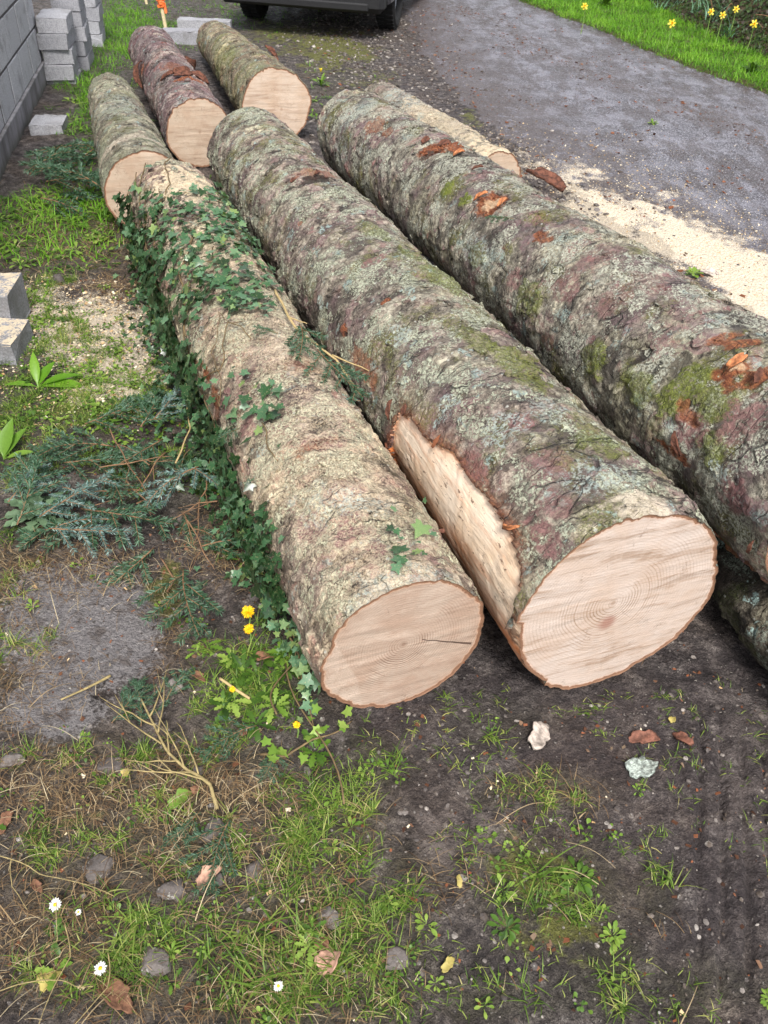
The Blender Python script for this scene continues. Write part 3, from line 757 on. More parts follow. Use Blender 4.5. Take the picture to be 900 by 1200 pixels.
Z_DRY = [(60, 680, 110, 45, .9), (30, 780, 60, 70, .8), (60, 930, 110, 60, .9), (220, 930, 120, 60, .85), (200, 1000, 160, 60, .65), (60, 1080, 120, 90, .8), (270, 640, 60, 60, .7), (200, 740, 50, 60, .5), (90, 280, 90, 40, .8), (330, 1090, 140, 90, .6), (250, 1170, 220, 40, .7), (500, 1050, 80, 50, .35), (150, 330, 50, 30, .6), (640, 930, 60, 25, .4), (600, 1020, 120, 80, .2), (420, 960, 60, 50, .4)]
Z_DUST = [(110, 385, 90, 50, 1.15), (130, 440, 90, 55, 1.), (60, 360, 60, 50, .9), (60, 490, 60, 50, .35), (170, 400, 50, 50, .6)]
Z_DUSTR = [(715, 272, 110, 26, 1.1, 38), (870, 335, 130, 55, 1.3, 35), (800, 285, 120, 30, 1.15, 35), (700, 238, 100, 26, .95, 38), (630, 203, 60, 16, .8, 38), (600, 187, 40, 14, .6)]
Z_SLAB = [(95, 740, 95, 75, 1., -20), (60, 830, 60, 40, .8), (10, 760, 60, 30, .5)]
Z_MOSS = [(390, 60, 60, 30, .8), (330, 40, 60, 20, .6), (440, 95, 60, 20, .5), (560, 140, 30, 15, .6), (640, 1020, 60, 60, .55), (640, 1100, 80, 50, .5), (200, 700, 25, 60, .7), (90, 960, 80, 30, .4), (110, 470, 80, 60, .6), (300, 1000, 200, 160, .15), (520, 880, 40, 20, .3)]
Z_MUD = [(660, 880, 220, 70, 1.), (800, 1000, 140, 220, .9), (560, 980, 60, 120, .6), (500, 130, 60, 50, .5), (700, 820, 200, 40, 1.), (520, 850, 110, 30, .9)]
Z_LIGHT = [(545, 985, 55, 40, .7), (170, 850, 60, 40, .4), (900, 930, 60, 120, .25), (30, 450, 60, 60, .2)]


def zones(P):
    x, y = P[:, 0], P[:, 1]
    px, py = to_px(np.stack([x, y, 0 * x], -1))
    q = np.stack([x, y, 0 * x], -1)
    n1 = fbm(q * 2.5, 4, 40); n2 = fbm(q * 12, 3, 44)
    xl = edge_x(RL_Y, y) + .10 * n1 + .04 * n2; xr = edge_x(RR_Y, y) + .05 * n1 + .03 * n2; xh = edge_x(HB_Y, y)
    asph = sstep(-.10, .10, x - xl) * sstep(.05, -.04, x - xr)
    verge = sstep(-.04, .05, x - xr); xrd = xr - x
    w = (n1 * 40, n2 * 14)
    jx, jy = px + w[0], py + w[1]
    left = sstep(.3, -.4, x - (-.2 - .12 * (y - 4))) * sstep(3.5, 5, y)     # grass by the wall and beyond the pile
    near = y < 30
    gr = np.clip(blobs(jx, jy, Z_GRASS), 0, 1)
    off = (px < -60) | (py < -60) | (px > 960) | (py > 1260) | (px < -9000)
    gr = np.where(off & (x < xl - .6), .55 + .4 * n1, gr)
    return dict(asph=asph, verge=verge, grass=np.clip(gr, 0, 1) * (1 - asph) * (1 - verge), dry=blobs(jx, jy, Z_DRY) * (1 - asph),
                dust=np.clip(blobs(jx, jy, Z_DUST) + blobs(jx, jy, Z_DUSTR) * (x > -.9), 0, 1), slab=blobs(px + w[0] * .5, py + w[1] * .5, Z_SLAB), moss=np.clip(blobs(jx, jy, Z_MOSS), 0, 1) * (1 - asph), mud=blobs(px, py, Z_MUD),
                light=blobs(jx, jy, Z_LIGHT), hedge=x - xh, xl=x - xl, xr=xrd, px=px, py=py, n1=n1, n2=n2)


def ground_z(P, z=None):
    z = zones(P) if z is None else z
    q = np.stack([P[:, 0], P[:, 1], 0 * P[:, 0]], -1)
    near = sstep(9, 5, P[:, 1])
    soil = (1 - z['asph']) * (1 - z['slab'] * .8)
    h = soil * (.014 * z['n1'] + .006 * z['n2'] * (.5 + near) + near * (.0075 * np.abs(fbm(q * 38, 3, 47)) + .0032 * fbm(q * 120, 2, 49)))
    h += z['asph'] * (.012 + .0015 * z['n2'])
    # clods of earth
    f1, f2, rid, _ = worley(q * 16 + .3 * z['n2'][:, None], 91)
    h += soil * near * sstep(.55, .1, f1) * (rid > .66) * .009 * (1 - z['mud'] * .4)
    # wheel ruts of a tread in the mud at the lower right
    a = at(858, 905); b = at(862, 1090); d = (b - a)[:2]; L = np.linalg.norm(d); d /= L
    s = (P[:, 0] - a[0]) * d[1] - (P[:, 1] - a[1]) * d[0]
    al = (P[:, 0] - a[0]) * d[0] + (P[:, 1] - a[1]) * d[1]
    s = s + .003 * perlin(q * 9, 97)
    win = sstep(.12, .08, np.abs(s)) * sstep(-.22, -.08, al) * sstep(.6, .4, al)
    ph = ((s / .046) % 1) - .5
    h += win * (-.014 * (.6 + .8 * np.clip(perlin(q * 14, 96) + .5, 0, 1)) * np.exp(-(ph / .16) ** 2) + .006 + .004 * perlin(q * 60, 98))
    h += .05 * z['verge'] + np.where(z['hedge'] > 0, np.minimum(z['hedge'] * .55, .5), 0) * z['verge']
    h += z['dust'] * .010 * (z['px'] > 560) + .010 * z['slab'] + .004 * z['dust'] * np.abs(fbm(q * 30, 3, 66))
    return h


def gz(x, y): return ground_z(np.array([[x, y, 0.]]))[0]


def atg(px, py, dz=0.):
    p = at(px, py); h = gz(p[0], p[1]); p = at(px, py, h + dz); p[2] = gz(p[0], p[1]) + dz
    return p


def axis_grid(lo, hi, d, far, growth=1.06):
    a = list(np.arange(lo, hi, d)); s = d
    while a[-1] < far[1]: s = min(s * growth, 6); a.append(a[-1] + s)
    s = d
    while a[0] > far[0]: s = min(s * growth, 6); a.insert(0, a[0] - s)
    return np.array(a)


gx = axis_grid(-1.25, 1.45, .0065, (-60, 60), 1.025); gy = axis_grid(.35, 2.7, .0065, (-30, 130), 1.010)
X, Y = np.meshgrid(gx, gy, indexing='ij')
GP = np.stack([X.ravel(), Y.ravel(), np.zeros(X.size)], -1)
ZN = zones(GP); GP[:, 2] = ground_z(GP, ZN)
I = np.arange(X.size).reshape(X.shape); a = I[:-1, :-1]; b = I[1:, :-1]; c = I[1:, 1:]; d = I[:-1, 1:]
gq = np.stack([a, b, c, d], -1).reshape(-1, 4)

n = NT('soil_and_asphalt'); p = n.obj(); pw = n.warp(p, 5, .08)
g1 = n.noise(pw, 3, 5, .6); g2 = n.noise(pw, 18, 6, .65); g3 = n.noise(p, 90, 6, .7); g4 = n.noise(p, 330, 4, .65)
tone = n.m('MULTIPLY_ADD', g2, .5, n.m('MULTIPLY_ADD', g3, .4, n.m('MULTIPLY', g4, .35)))
soil = n.ramp(n.mr(tone, .50, .77, smooth=False), [(0, lin(40, 34, 34)), (.45, lin(80, 73, 72)), (.75, lin(122, 113, 109)), (1, lin(168, 160, 154))])
soil = n.mix(n.m('MULTIPLY', n.mr(g1, .45, .62), .5), soil, n.mix(1., soil, (1.25, 1.1, .9, 1), 'MULTIPLY'))
wet = n.m('MULTIPLY', n.mr(n.noise(p, 7, 5, .65), .46, .60), .55); soil = n.mix(wet, soil, n.mix(1., soil, (.50, .47, .50, 1), 'MULTIPLY'))
soil = n.mix(n.m('MULTIPLY', n.attr('mud'), .45), soil, n.mix(g3, lin(40, 34, 36), lin(88, 78, 80)))
soil = n.mix(n.m('MULTIPLY', n.attr('light'), n.mr(g2, .35, .6)), soil, n.mix(g3, lin(110, 98, 92), lin(164, 152, 146)))
soil = n.mix(n.m('MULTIPLY', n.attr('dry'), n.mr(g3, .36, .62, 0, .75)), soil, n.mix(g4, lin(96, 76, 58), lin(150, 128, 98)))
soil = n.mix(n.m('MULTIPLY', n.attr('grass'), n.mr(g3, .30, .6, .1, .7)), soil, n.mix(g4, lin(50, 52, 26), lin(96, 98, 50)))
# pale grit
vc = n.nd('TexVoronoi', {'Vector': n.warp(p, 80, .01), 'Scale': 130}); cs = n.nd('SeparateColor', {0: vc.outputs['Color']})
grit = n.m('MULTIPLY', n.mr(vc.outputs['Distance'], .40, .22), n.mr(cs.outputs[0], .93, .95))
soil = n.mix(n.m('MULTIPLY', grit, .75), soil, n.mix(cs.outputs[1], lin(122, 116, 114), lin(196, 188, 178)))
slab = n.ramp(n.m('MULTIPLY_ADD', g3, .6, n.m('MULTIPLY', g4, .4)), [(.3, lin(84, 79, 80)), (.5, lin(132, 127, 127)), (.7, lin(176, 170, 166))])
slab = n.mix(n.mr(g2, .50, .64, 0, .65), slab, lin(82, 70, 62))
col = n.mix(n.mr(n.m('ADD', n.attr('slab'), n.m('MULTIPLY', n.m('SUBTRACT', n.m('MULTIPLY_ADD', g3, .5, n.m('MULTIPLY', g2, .5)), .5), 1.8)), .26, .50), soil, slab)
mossm = n.m('MULTIPLY', n.mr(n.m('ADD', n.attr('moss'), n.m('MULTIPLY', n.m('SUBTRACT', g2, .5), 1.3)), .38, .62), n.mr(g4, .30, .52))
col = n.mix(n.m('MULTIPLY', mossm, .85), col, n.mix(g3, lin(64, 66, 26), lin(140, 142, 62)))
# asphalt: blue grey wet stone with dirt blown over it
av = n.nd('TexVoronoi', {'Vector': p, 'Scale': 85}); ac = n.nd('SeparateColor', {0: av.outputs['Color']})
asc = n.mix(ac.outputs[0], lin(112, 110, 117), lin(172, 170, 178))
asc = n.mix(n.mr(av.outputs['Distance'], .30, .55, 0, .75), asc, lin(58, 54, 58))
asc = n.mix(n.mr(g1, .42, .62, 0, .45), asc, lin(154, 152, 162))
ad = n.noise(n.mapping(n.warp(p, 2, .25), (1.2, .32, 1), (0, 0, -.30)), 5, 6, .7)
dirt = n.m('MULTIPLY', n.mr(ad, .45, .56), n.mr(g3, .42, .52))
asc = n.mix(n.m('MULTIPLY', dirt, .8), asc, n.mix(g4, lin(50, 42, 40), lin(92, 80, 74)))
asc = n.mix(n.m('MULTIPLY', n.mr(n.attr('xl'), 1.0, .1), n.mr(g2, .34, .54, 0, .9)), asc, n.mix(g3, lin(60, 52, 50), lin(104, 92, 88)))
bnd = n.m('ADD', n.m('POWER', 2.718, n.m('MULTIPLY', n.m('POWER', n.m('ABSOLUTE', n.m('SUBTRACT', n.attr('xr'), 1.15)), 2.), -14.)), n.m('MULTIPLY', n.mr(n.attr('xr'), .35, .0), .9))
asc = n.mix(n.m('MULTIPLY', n.m('MULTIPLY', bnd, .8, clamp=True), n.m('MULTIPLY', n.mr(n.noise(n.mapping(n.warp(p, 2, .2), (1.4, .5, 1)), 9, 6, .75), .44, .56), n.mr(g3, .38, .52))), asc, n.mix(g4, lin(52, 42, 38), lin(98, 84, 76)))
asf = n.mr(n.m('ADD', n.attr('asph'), n.m('MULTIPLY', n.m('SUBTRACT', g2, .5), .5)), .4, .6)
col = n.mix(asf, col, asc)
vg = n.mix(g3, lin(54, 60, 24), lin(98, 92, 48))
col = n.mix(n.mr(n.m('ADD', n.attr('verge'), n.m('MULTIPLY', n.m('SUBTRACT', g2, .5), .4)), .4, .6), col, vg)
col = n.mix(n.mr(n.attr('hedge'), -.1, .1), col, n.mix(g3, lin(40, 30, 24), lin(84, 66, 50)))
# sawdust
dm = n.attr('dust')
dth = n.m('MULTIPLY_ADD', dm, -.46, .78)
dmm = n.mr(n.m('MULTIPLY_ADD', g3, .40, n.m('MULTIPLY_ADD', g4, .45, n.m('MULTIPLY', g2, .15))), dth, n.m('ADD', dth, .13))
dmm = n.m('MULTIPLY', dmm, n.mr(dm, .03, .12))
col = n.mix(dmm, col, n.ramp(n.m('MULTIPLY_ADD', g4, .6, n.m('MULTIPLY', g3, .4)), [(.32, lin(176, 156, 128)), (.5, lin(216, 200, 176)), (.65, lin(238, 228, 212))]))
cl = n.vor(n.warp(p, 40, .02), 75); cl2 = n.vor(n.warp(p, 90, .01), 190)
h = n.m('MULTIPLY_ADD', g3, 1., n.m('MULTIPLY_ADD', g4, .6, n.m('MULTIPLY', grit, .4)))
h = n.m('SUBTRACT', h, n.m('MULTIPLY_ADD', cl, .5, n.m('MULTIPLY', cl2, .35)))
ha = n.m('MULTIPLY_ADD', av.outputs['Distance'], -.55, n.m('MULTIPLY', g3, .5))
hh = n.nd('Mix', {0: asf, 2: h, 3: ha}).outputs[0]
rough = n.nd('Mix', {0: n.m('MULTIPLY', asf, n.m('SUBTRACT', 1., dmm)), 2: n.m('SUBTRACT', n.mr(g2, .35, .65, .95, .62), n.m('MULTIPLY', wet, .45)), 3: n.mr(g2, .4, .62, .58, .32)}).outputs[0]
gmat = n.done(col, rough, n.bump(hh, .014, 1.), .4)
ground = mesh_from('ground', GP, gq.ravel(), np.full(len(gq), 4), gmat, None, True,
                   {k: ZN[k] for k in ('asph', 'verge', 'grass', 'dry', 'dust', 'slab', 'moss', 'mud', 'light', 'hedge', 'xl', 'xr')})
tag(ground, kind='structure')

# ------------------------------------------------------------------ block wall at the left
conc = NT('concrete_block'); p = conc.obj(); a1 = conc.noise(p, 130, 5, .7); a2 = conc.noise(p, 7, 5, .6); a3 = conc.noise(p, 30, 4)
vv = conc.vor(p, 170); pit = conc.mr(vv, .22, .10); pit = conc.m('MULTIPLY', pit, conc.mr(a3, .45, .55))
c_ = conc.mix(conc.mr(a1, .3, .7), lin(150, 150, 154), lin(204, 204, 208)); c_ = conc.mix(conc.attr('rnd'), c_, conc.mix(1., c_, (.62, .62, .64, 1), 'MULTIPLY'))
c_ = conc.mix(conc.mr(a2, .5, .7, 0, .5), c_, lin(104, 102, 98)); c_ = conc.mix(conc.m('MULTIPLY', pit, .6), c_, lin(64, 62, 64))
cn = conc.nd('SeparateXYZ', {0: conc.nd('NewGeometry').outputs['Normal']}).outputs[2]
dusty = conc.m('MULTIPLY', conc.m('MULTIPLY', conc.attr('sawdust'), conc.mr(cn, .6, .9)), conc.mr(conc.m('MULTIPLY_ADD', a1, .5, conc.m('MULTIPLY', a3, .5)), .44, .52))
c_ = conc.mix(dusty, c_, lin(206, 190, 164))
conc_mat = conc.done(c_, .9, conc.bump(conc.m('SUBTRACT', a1, pit), .004, .7), .25)
mort = plain('mortar', (78, 74, 76), .95, .15, 60, .003)
rend = NT('render_plinth'); p = rend.obj(); a1 = rend.noise(p, 160, 5, .7); a2 = rend.noise(rend.mapping(p, (1, 1, .35)), 8, 5, .6)
c_ = rend.mix(rend.mr(a2, .35, .68), lin(150, 148, 152), lin(108, 106, 106)); c_ = rend.mix(rend.mr(rend.nd('SeparateXYZ', {0: p}).outputs[2], .07, -.02, 0, .7), c_, lin(72, 74, 52))
rend_mat = rend.done(c_, .9, rend.bump(a1, .003, .6), .25)

wa = np.array([-2.29, 4.69]); wb = np.array([-2.83, 6.94]); wd = (wb - wa) / np.linalg.norm(wb - wa)
yaw = math.atan2(wd[1], wd[0])
WM = np.eye(4); WM[:3, 0] = [*wd, 0]; WM[:3, 1] = [-wd[1], wd[0], 0]; WM[:3, 3] = [*wa, 0]      # local +y is away from the pile
wall = tag(empty('block_wall', M=WM), 'grey concrete block wall along the left, on a rendered plinth', 'wall')
m = MB(); m2 = MB(); m3 = MB()
L0, L1 = -3.4, 2.32
m3.box((L0, -.012, -.3), (L1, .22, .138), .01); m2.box((L0 + .005, .0035, .138), (L1 - .008, .205, 1.572), .002)
# a thin ledge line of mortar at the top of the plinth
m3.box((L0, -.018, .136), (L1, 0.01, .150), .004)
for r_ in range(6):
    z0 = .152 + r_ * .237; x_ = L0 + (.22 if r_ % 2 else 0) - .13
    while x_ < L1 - .02:
        a_, b_ = max(x_, L0), min(x_ + .418, L1)
        if b_ - a_ > .05: m.box((a_, rng.uniform(-.002, .002), z0), (b_, .213, z0 + .224), .005, 0, a=.25 * rng.random())
        x_ += .442
m3.build('plinth', rend_mat, wall); m2.build('mortar', mort, wall); m.build('blocks', conc_mat, wall)


def block(p, yawd, size=(.44, .215, .10), label='', tilt=0., group='loose concrete blocks', cat='concrete block', r=None):
    M_ = np.array(Matrix.Translation(p) @ Matrix.Rotation(math.radians(yawd), 4, 'Z') @ Matrix.Rotation(math.radians(tilt), 4, 'Y'))
    g = MB(); sx, sy, sz = size
    # a body with a slightly rough outline: several slices along the length
    k = 10; V = []; Fq = []
    rr = np.random.default_rng(int(abs(p[0] * 1000 + p[1] * 77 + p[2] * 991)))
    prof = [(-1, -1), (-.96, -1), (0, -1), (.96, -1), (1, -1), (1, -.9), (1, 0), (1, .9), (1, 1), (.96, 1), (0, 1), (-.96, 1), (-1, 1), (-1, .9), (-1, 0), (-1, -.9)]
    for i in range(k + 1):
        t = -1 + 2 * i / k; e = .985 if i in (0, k) else 1.
        for (a_, b_) in prof:
            corner = .97 if abs(a_) == 1 and abs(b_) == 1 else 1.
            V.append([t * sx / 2, a_ * sy / 2 * e * corner, b_ * sz / 2 * e * corner])
    V = np.array(V) + rr.normal(size=(len(V), 3)) * .0022
    nn = len(prof)
    for i in range(k):
        for j in range(nn): Fq.append((i * nn + j, i * nn + (j + 1) % nn, (i + 1) * nn + (j + 1) % nn, (i + 1) * nn + j))
    Fq += [tuple(range(nn)), tuple(k * nn + j for j in range(nn))[::-1]]
    Fq = [f[::-1] for f in Fq]
    g.add(V, Fq, (.55 + .45 * rr.random()) if r is None else r)
    o = g.build('concrete_block', conc_mat); a_ = o.data.attributes.new('sawdust', 'FLOAT', 'POINT'); a_.data.foreach_set('value', np.full(len(V), 1. if r == 1. else 0., np.float32)); o.matrix_world = Matrix(M_)
    return tag(o, label, cat, group)


ang = math.degrees(yaw)
nm = ['half sunk bottom block', 'second block from the ground', 'middle block', 'second block from the top', 'topmost block']
for k in range(5):
    ctr = (-2.735 + .004 * math.sin(k * 5), 7.06 + .012 * math.cos(k * 3), -.03 + k * .103 + .012)
    block(ctr, ang + rng.normal() * 1.5, label=f'{nm[k]} of the near stack standing against the wall end')
for k in range(6):
    block((-2.80 + .006 * math.sin(k * 4), 7.60, .045 + k * .104), ang + rng.normal() * 1.5, label=f'{["bottom", "second lowest", "third lowest", "third highest", "second highest", "topmost"][k]} concrete block of the taller stack behind the near one')
for k in range(6):
    block((-2.98 + .008 * math.sin(k * 4), 8.55, .045 + k * .104), ang + rng.normal() * 2, label=f'{["bottom", "second lowest", "third lowest", "third highest", "second highest", "topmost"][k]} block of the farthest stack by the grass')
block(tuple(at(58, 149, .02)), ang - 92, (.20, .26, .09), label='flat pale slab lying on the ground between wall and short green log')
q1 = at(-44, 398, .05); q2 = at(-44, 344, .12)
block((q1[0], q1[1], .035), 4, (.44, .215, .11), label='lower of two grey blocks at the left edge, dusted with sawdust', r=1.)
block((q2[0], q2[1] - .03, .095), 6, (.44, .215, .16), label='upper of two grey blocks at the left edge, sawdust on top', r=1.)
k1 = at(232, 33, .05); k2 = at(214, 44, .04)
block((k1[0] + .05, k1[1] + .1, .055), 5, (.52, .16, .12), label='farther of two pale blocks lying behind the three back logs')
block((k2[0], k2[1], .045), 12, (.36, .18, .12), label='nearer of two pale blocks lying behind the reddish purple log')

# ------------------------------------------------------------------ marker stakes
wood = plain('stake_wood', (204, 188, 150), .8, .15, 60, .001); tape = plain('orange_tape', (238, 120, 62), .5, .1, 40, .002)
for px_, py_, hh_, lb in ((196, 42, .26, 'pale wooden stake with orange tape round its top, behind the reddish purple log'), (172, 5, .22, 'farther wooden stake with orange tape, in the grass at the top edge')):
    b0 = atg(px_, py_); s_ = tag(empty('marker_stake', b0), lb, 'stake', 'orange topped stakes')
    g = MB(); g.box((-.014, -.012, -.05), (.014, .012, hh_), .003, .001, M=np.array(Matrix.Rotation(-.10, 4, 'Y'))); g.build('stake', wood, s_)
    g = MB(); t0 = Matrix.Rotation(-.10, 4, 'Y')
    for i in range(4): g.box((-.03 + .004 * i, -.026, hh_ - .03 + i * .028), (.028 + .003 * i, .026, hh_ + .004 + i * .028), .006, .005, M=np.array(t0 @ Matrix.Rotation(i * .5, 4, 'Z')))
    g.box((.02, -.01, hh_ - .07), (.036, .012, hh_ + .01), .003, .005, M=np.array(t0)); g.build('tape', tape, s_)

# ------------------------------------------------------------------ the dark car at the top edge
paint = NT('dark_paint'); paint.set(paint.bs, 'Coat Weight', .6); pm = paint.done(lin(26, 28, 32), .35, None, .5)
blackp = plain('black_plastic', (30, 30, 32), .6, .1); tyrem = plain('tyre_rubber', (28, 28, 29), .85, .15, 90, .002); glassm = plain('car_glass', (20, 24, 28), .08, 0.); rimm = plain('rim_alloy', (150, 150, 155), .35, .05, metal=.8)
lampm = plain('lamp_lens', (190, 190, 195), .1, .05)
tl = at(300, 21); tr = at(455, 34)
cc = (tl + tr) / 2; dv = (tr - tl)[:2]; cyaw = math.atan2(dv[1], dv[0])
car = tag(empty('parked_car', (cc[0], cc[1], .012)), 'dark car parked on the mossy track at the top edge', 'car'); car.rotation_euler = (0, 0, cyaw)
half = np.linalg.norm(dv) / 2
W_ = half + .12
prof = [(-.78, .30), (-.86, .42), (-.86, .62), (-.80, .78), (-.30, .95), (.25, 1.00), (.85, 1.45), (1.3, 1.52), (2.6, 1.50), (3.25, 1.05), (3.45, .95), (3.5, .55), (3.42, .30)]
g = MB(); V = []; Fq = []; npf = len(prof)
xs_ = [-1, -.97, -.8, 0, .8, .97, 1]
for xi in xs_:
    for (yy, zz) in prof:
        inset = (1 - .14 * max(0, (zz - .95) / .55)) * (1 if abs(xi) < .98 else 1.0)
        sh = 0 if abs(xi) < .98 else .03
        cy0, cz0 = 1.3, .7
        yb = .10 * xi * xi * (1 if yy < 0 else (-1 if yy > 3 else 0))
        V.append([xi * W_ * inset, yy + yb + (cy0 - yy) * sh, zz + (cz0 - zz) * sh])
for i in range(len(xs_) - 1):
    for j in range(npf): Fq.append((i * npf + j, i * npf + (j + 1) % npf, (i + 1) * npf + (j + 1) % npf, (i + 1) * npf + j))
Fq += [tuple(range(npf))[::-1], tuple((len(xs_) - 1) * npf + j for j in range(npf))]
g.add(V, Fq); g.build('body', pm, car, smooth=False)
g = MB(); g.box((-W_ * .97, -.93, .24), (W_ * .97, -.70, .50), .05); g.box((-W_ * .8, -.955, .26), (W_ * .8, -.90, .33), .02); g.build('bumper', blackp, car)
g = MB(); g.box((-W_ * .85, -.6, .20), (W_ * .85, 3.2, .30), .02); g.build('underside', blackp, car)
g = MB(); g.add([(-W_ * .8, .30, 1.03), (W_ * .8, .30, 1.03), (W_ * .74, .84, 1.46), (-W_ * .74, .84, 1.46), (-W_ * .8, .32, 1.00), (W_ * .8, .32, 1.00)], [(0, 1, 2, 3), (0, 4, 5, 1)]); g.build('windscreen', glassm, car)
for sx in (-1, 1):
    g = MB(); g.add([(sx * W_ * .995, .55, 1.03), (sx * W_ * .995, 2.9, 1.03), (sx * W_ * .885, 2.5, 1.42), (sx * W_ * .885, 1.0, 1.42)], [(0, 1, 2, 3)]); g.build('side_window', glassm, car)
    g = MB(); g.box((sx * W_ * .72 - .15, -.90, .60), (sx * W_ * .72 + .15, -.80, .74), .03); g.build('headlight', lampm, car)
wheel = None
for sx in (-1, 1):
    for yy in (0, 2.6):
        if wheel is None:
            g = MB(); N_ = 36; pr_ = [(-.10, .24), (-.105, .29), (-.085, .318), (0, .325), (.085, .318), (.105, .29), (.10, .24), (.06, .20), (-.06, .20)]
            V = [(a_, r_ * math.cos(2 * PI * q / N_), r_ * math.sin(2 * PI * q / N_)) for q in range(N_) for (a_, r_) in pr_]
            k_ = len(pr_); Fq = [(q * k_ + j, q * k_ + (j + 1) % k_, ((q + 1) % N_) * k_ + (j + 1) % k_, ((q + 1) % N_) * k_ + j) for q in range(N_) for j in range(k_)]
            g.add(V, Fq)
            for q in range(N_):
                for s2 in (-1, 1):
                    c2 = Matrix.Rotation(2 * PI * (q + .25 * s2) / N_, 4, 'X'); g.box((s2 * .05 - .04, -.012, .316), (s2 * .05 + .04, .012, .333), .003, M=np.array(c2))
            wheel = g.build('wheel', tyrem, car, smooth=False)
            g = MB(); V = [(a_, r_ * math.cos(2 * PI * q / 24), r_ * math.sin(2 * PI * q / 24)) for q in range(24) for (a_, r_) in ((-.07, .235), (-.03, .06), (.07, .235))]
            g.add(V, [(q * 3 + j, q * 3 + j + 1, ((q + 1) % 24) * 3 + j + 1, ((q + 1) % 24) * 3 + j) for q in range(24) for j in range(2)] + [tuple(q * 3 + 1 for q in range(24))])
            g.build('rim', rimm, wheel); w_ = wheel
        else:
            w_ = copy_tree(wheel, car)
        w_.location = (sx * half, yy, .325)
# ------------------------------------------------------------------ plants and litter: templates
def blade_t(seg=3, w=.5, bend=.35):
    V = []; Fq = []
    for i in range(seg + 1):
        t = i / seg; ww = w * (1 - t ** 1.6) + .02; V += [(t * (1 - bend * t * .3), -ww / 2, -bend * t * t), (t * (1 - bend * t * .3), ww / 2, -bend * t * t)]
    for i in range(seg): Fq.append((2 * i, 2 * i + 2, 2 * i + 3, 2 * i + 1))
    return np.array(V), Fq


def curved_t(seg=5, amp=.2, w=1., ph=0.):
    V = []; Fq = []
    for i in range(seg + 1):
        t = i / seg; y = amp * math.sin(t * 3.3 + ph) - amp * math.sin(ph); z = .18 * math.sin(t * PI)
        ww = w * (1 - .5 * t)
        V += [(t, y - ww / 2, z), (t, y + ww / 2, z)]
    for i in range(seg): Fq.append((2 * i, 2 * i + 2, 2 * i + 3, 2 * i + 1))
    return np.array(V), Fq


def leaf_outline(pts, fold=.12, droop=.15):
    """pts: half outline (x, y>0) from base to tip; a folded leaf with a midrib"""
    V = []; Fq = []
    k = len(pts)
    for x, y in pts: V.append((x, 0, -droop * x * x))
    for x, y in pts: V.append((x, y, fold * y - droop * x * x))
    for x, y in pts: V.append((x, -y, fold * y - droop * x * x))
    for i in range(k - 1):
        Fq.append((i, i + 1, k + i + 1, k + i)); Fq.append((i, 2 * k + i, 2 * k + i + 1, i + 1))
    return np.array(V), Fq


def ivy_t():
    out = [(0, 0), (-.16, .22), (-.10, .48), (.18, .36), (.42, .56), (.52, .24), (1.0, 0), (.52, -.24), (.42, -.56), (.18, -.36), (-.10, -.48), (-.16, -.22)]
    V = [(.25, 0, .0)] + [(x, y, .14 * abs(y) - .10 * x * x) for x, y in out]
    k = len(out); Fq = [(0, 1 + i, 1 + (i + 1) % k) for i in range(k)]
    Fq = [f[::-1] for f in Fq]
    V = np.array(V); V[:, :2] /= 1.1
    return V, Fq


IVY = ivy_t()
ROUND = leaf_outline([(0, .02), (.25, .16), (.5, .36), (.75, .38), (.95, .2), (1, .0)], .2, .2)
OVAL = leaf_outline([(0, .03), (.3, .05), (.5, .16), (.75, .2), (.93, .1), (1, .0)], .2, .3)
TOOTH = leaf_outline([(0, .02), (.15, .04), (.25, .12), (.32, .06), (.45, .18), (.52, .09), (.66, .22), (.74, .12), (.88, .16), (1, 0)], .25, .35)
DOCK = leaf_outline([(0, .015), (.12, .03), (.25, .10), (.45, .16), (.65, .15), (.85, .08), (1, 0)], .3, .25)


def sample_px(nn, box, dens, seed):
    """random ground points inside a box of the world, kept with the chance dens(zones) gives"""
    r = np.random.default_rng(seed); x0, x1, y0, y1 = box
    P = np.stack([r.uniform(x0, x1, nn), r.uniform(y0, y1, nn), np.zeros(nn)], -1)
    z = zones(P); d = dens(z, P)
    k = r.random(nn) < d
    P = P[k]; z = {a: v[k] for a, v in z.items()}
    P[:, 2] = ground_z(P, z)
    return P, z


def clear_of_logs(P, pad=.0):
    ok = np.ones(len(P), bool)
    for k in LOGS:
        lg = Log(k); q = (P - lg.a) @ lg.B; rr = lg.rad(q[:, 0]) + pad
        ok &= ~((q[:, 0] > -.01) & (q[:, 0] < lg.L + .01) & (np.abs(q[:, 1]) < rr * .75) & (P[:, 2] < lg.a[2] * 1.2))
    return ok


def clump_noise(P, sc, s): return perlin(np.stack([P[:, 0] * sc, P[:, 1] * sc, 0 * P[:, 0]], -1), s)


grass_m = leaf_mat('grass_green', [(54, 78, 26), (82, 112, 38), (114, 142, 56), (152, 164, 84), (192, 182, 124)], .5, .3, .35)
lawn_m = leaf_mat('grass_bright', [(66, 106, 24), (92, 142, 34), (120, 172, 46), (150, 190, 70)], .5, .35, .3)
dry_m = leaf_mat('dry_grass', [(88, 66, 48), (126, 100, 72), (164, 140, 106), (206, 190, 158)], .75, .1, .2)
weed_m = leaf_mat('weed_leaf', [(52, 80, 28), (80, 114, 40), (112, 146, 54), (150, 174, 80)], .45, .3, .4)
ivy_m = leaf_mat('ivy_leaf', [(34, 54, 28), (44, 76, 42), (62, 100, 64), (100, 136, 104), (128, 150, 88)], .3, .15, .55, .55)
ivy_light = leaf_mat('ivy_leaf_fresh', [(60, 92, 34), (92, 132, 46), (126, 160, 66), (160, 186, 92)], .38, .28, .45)
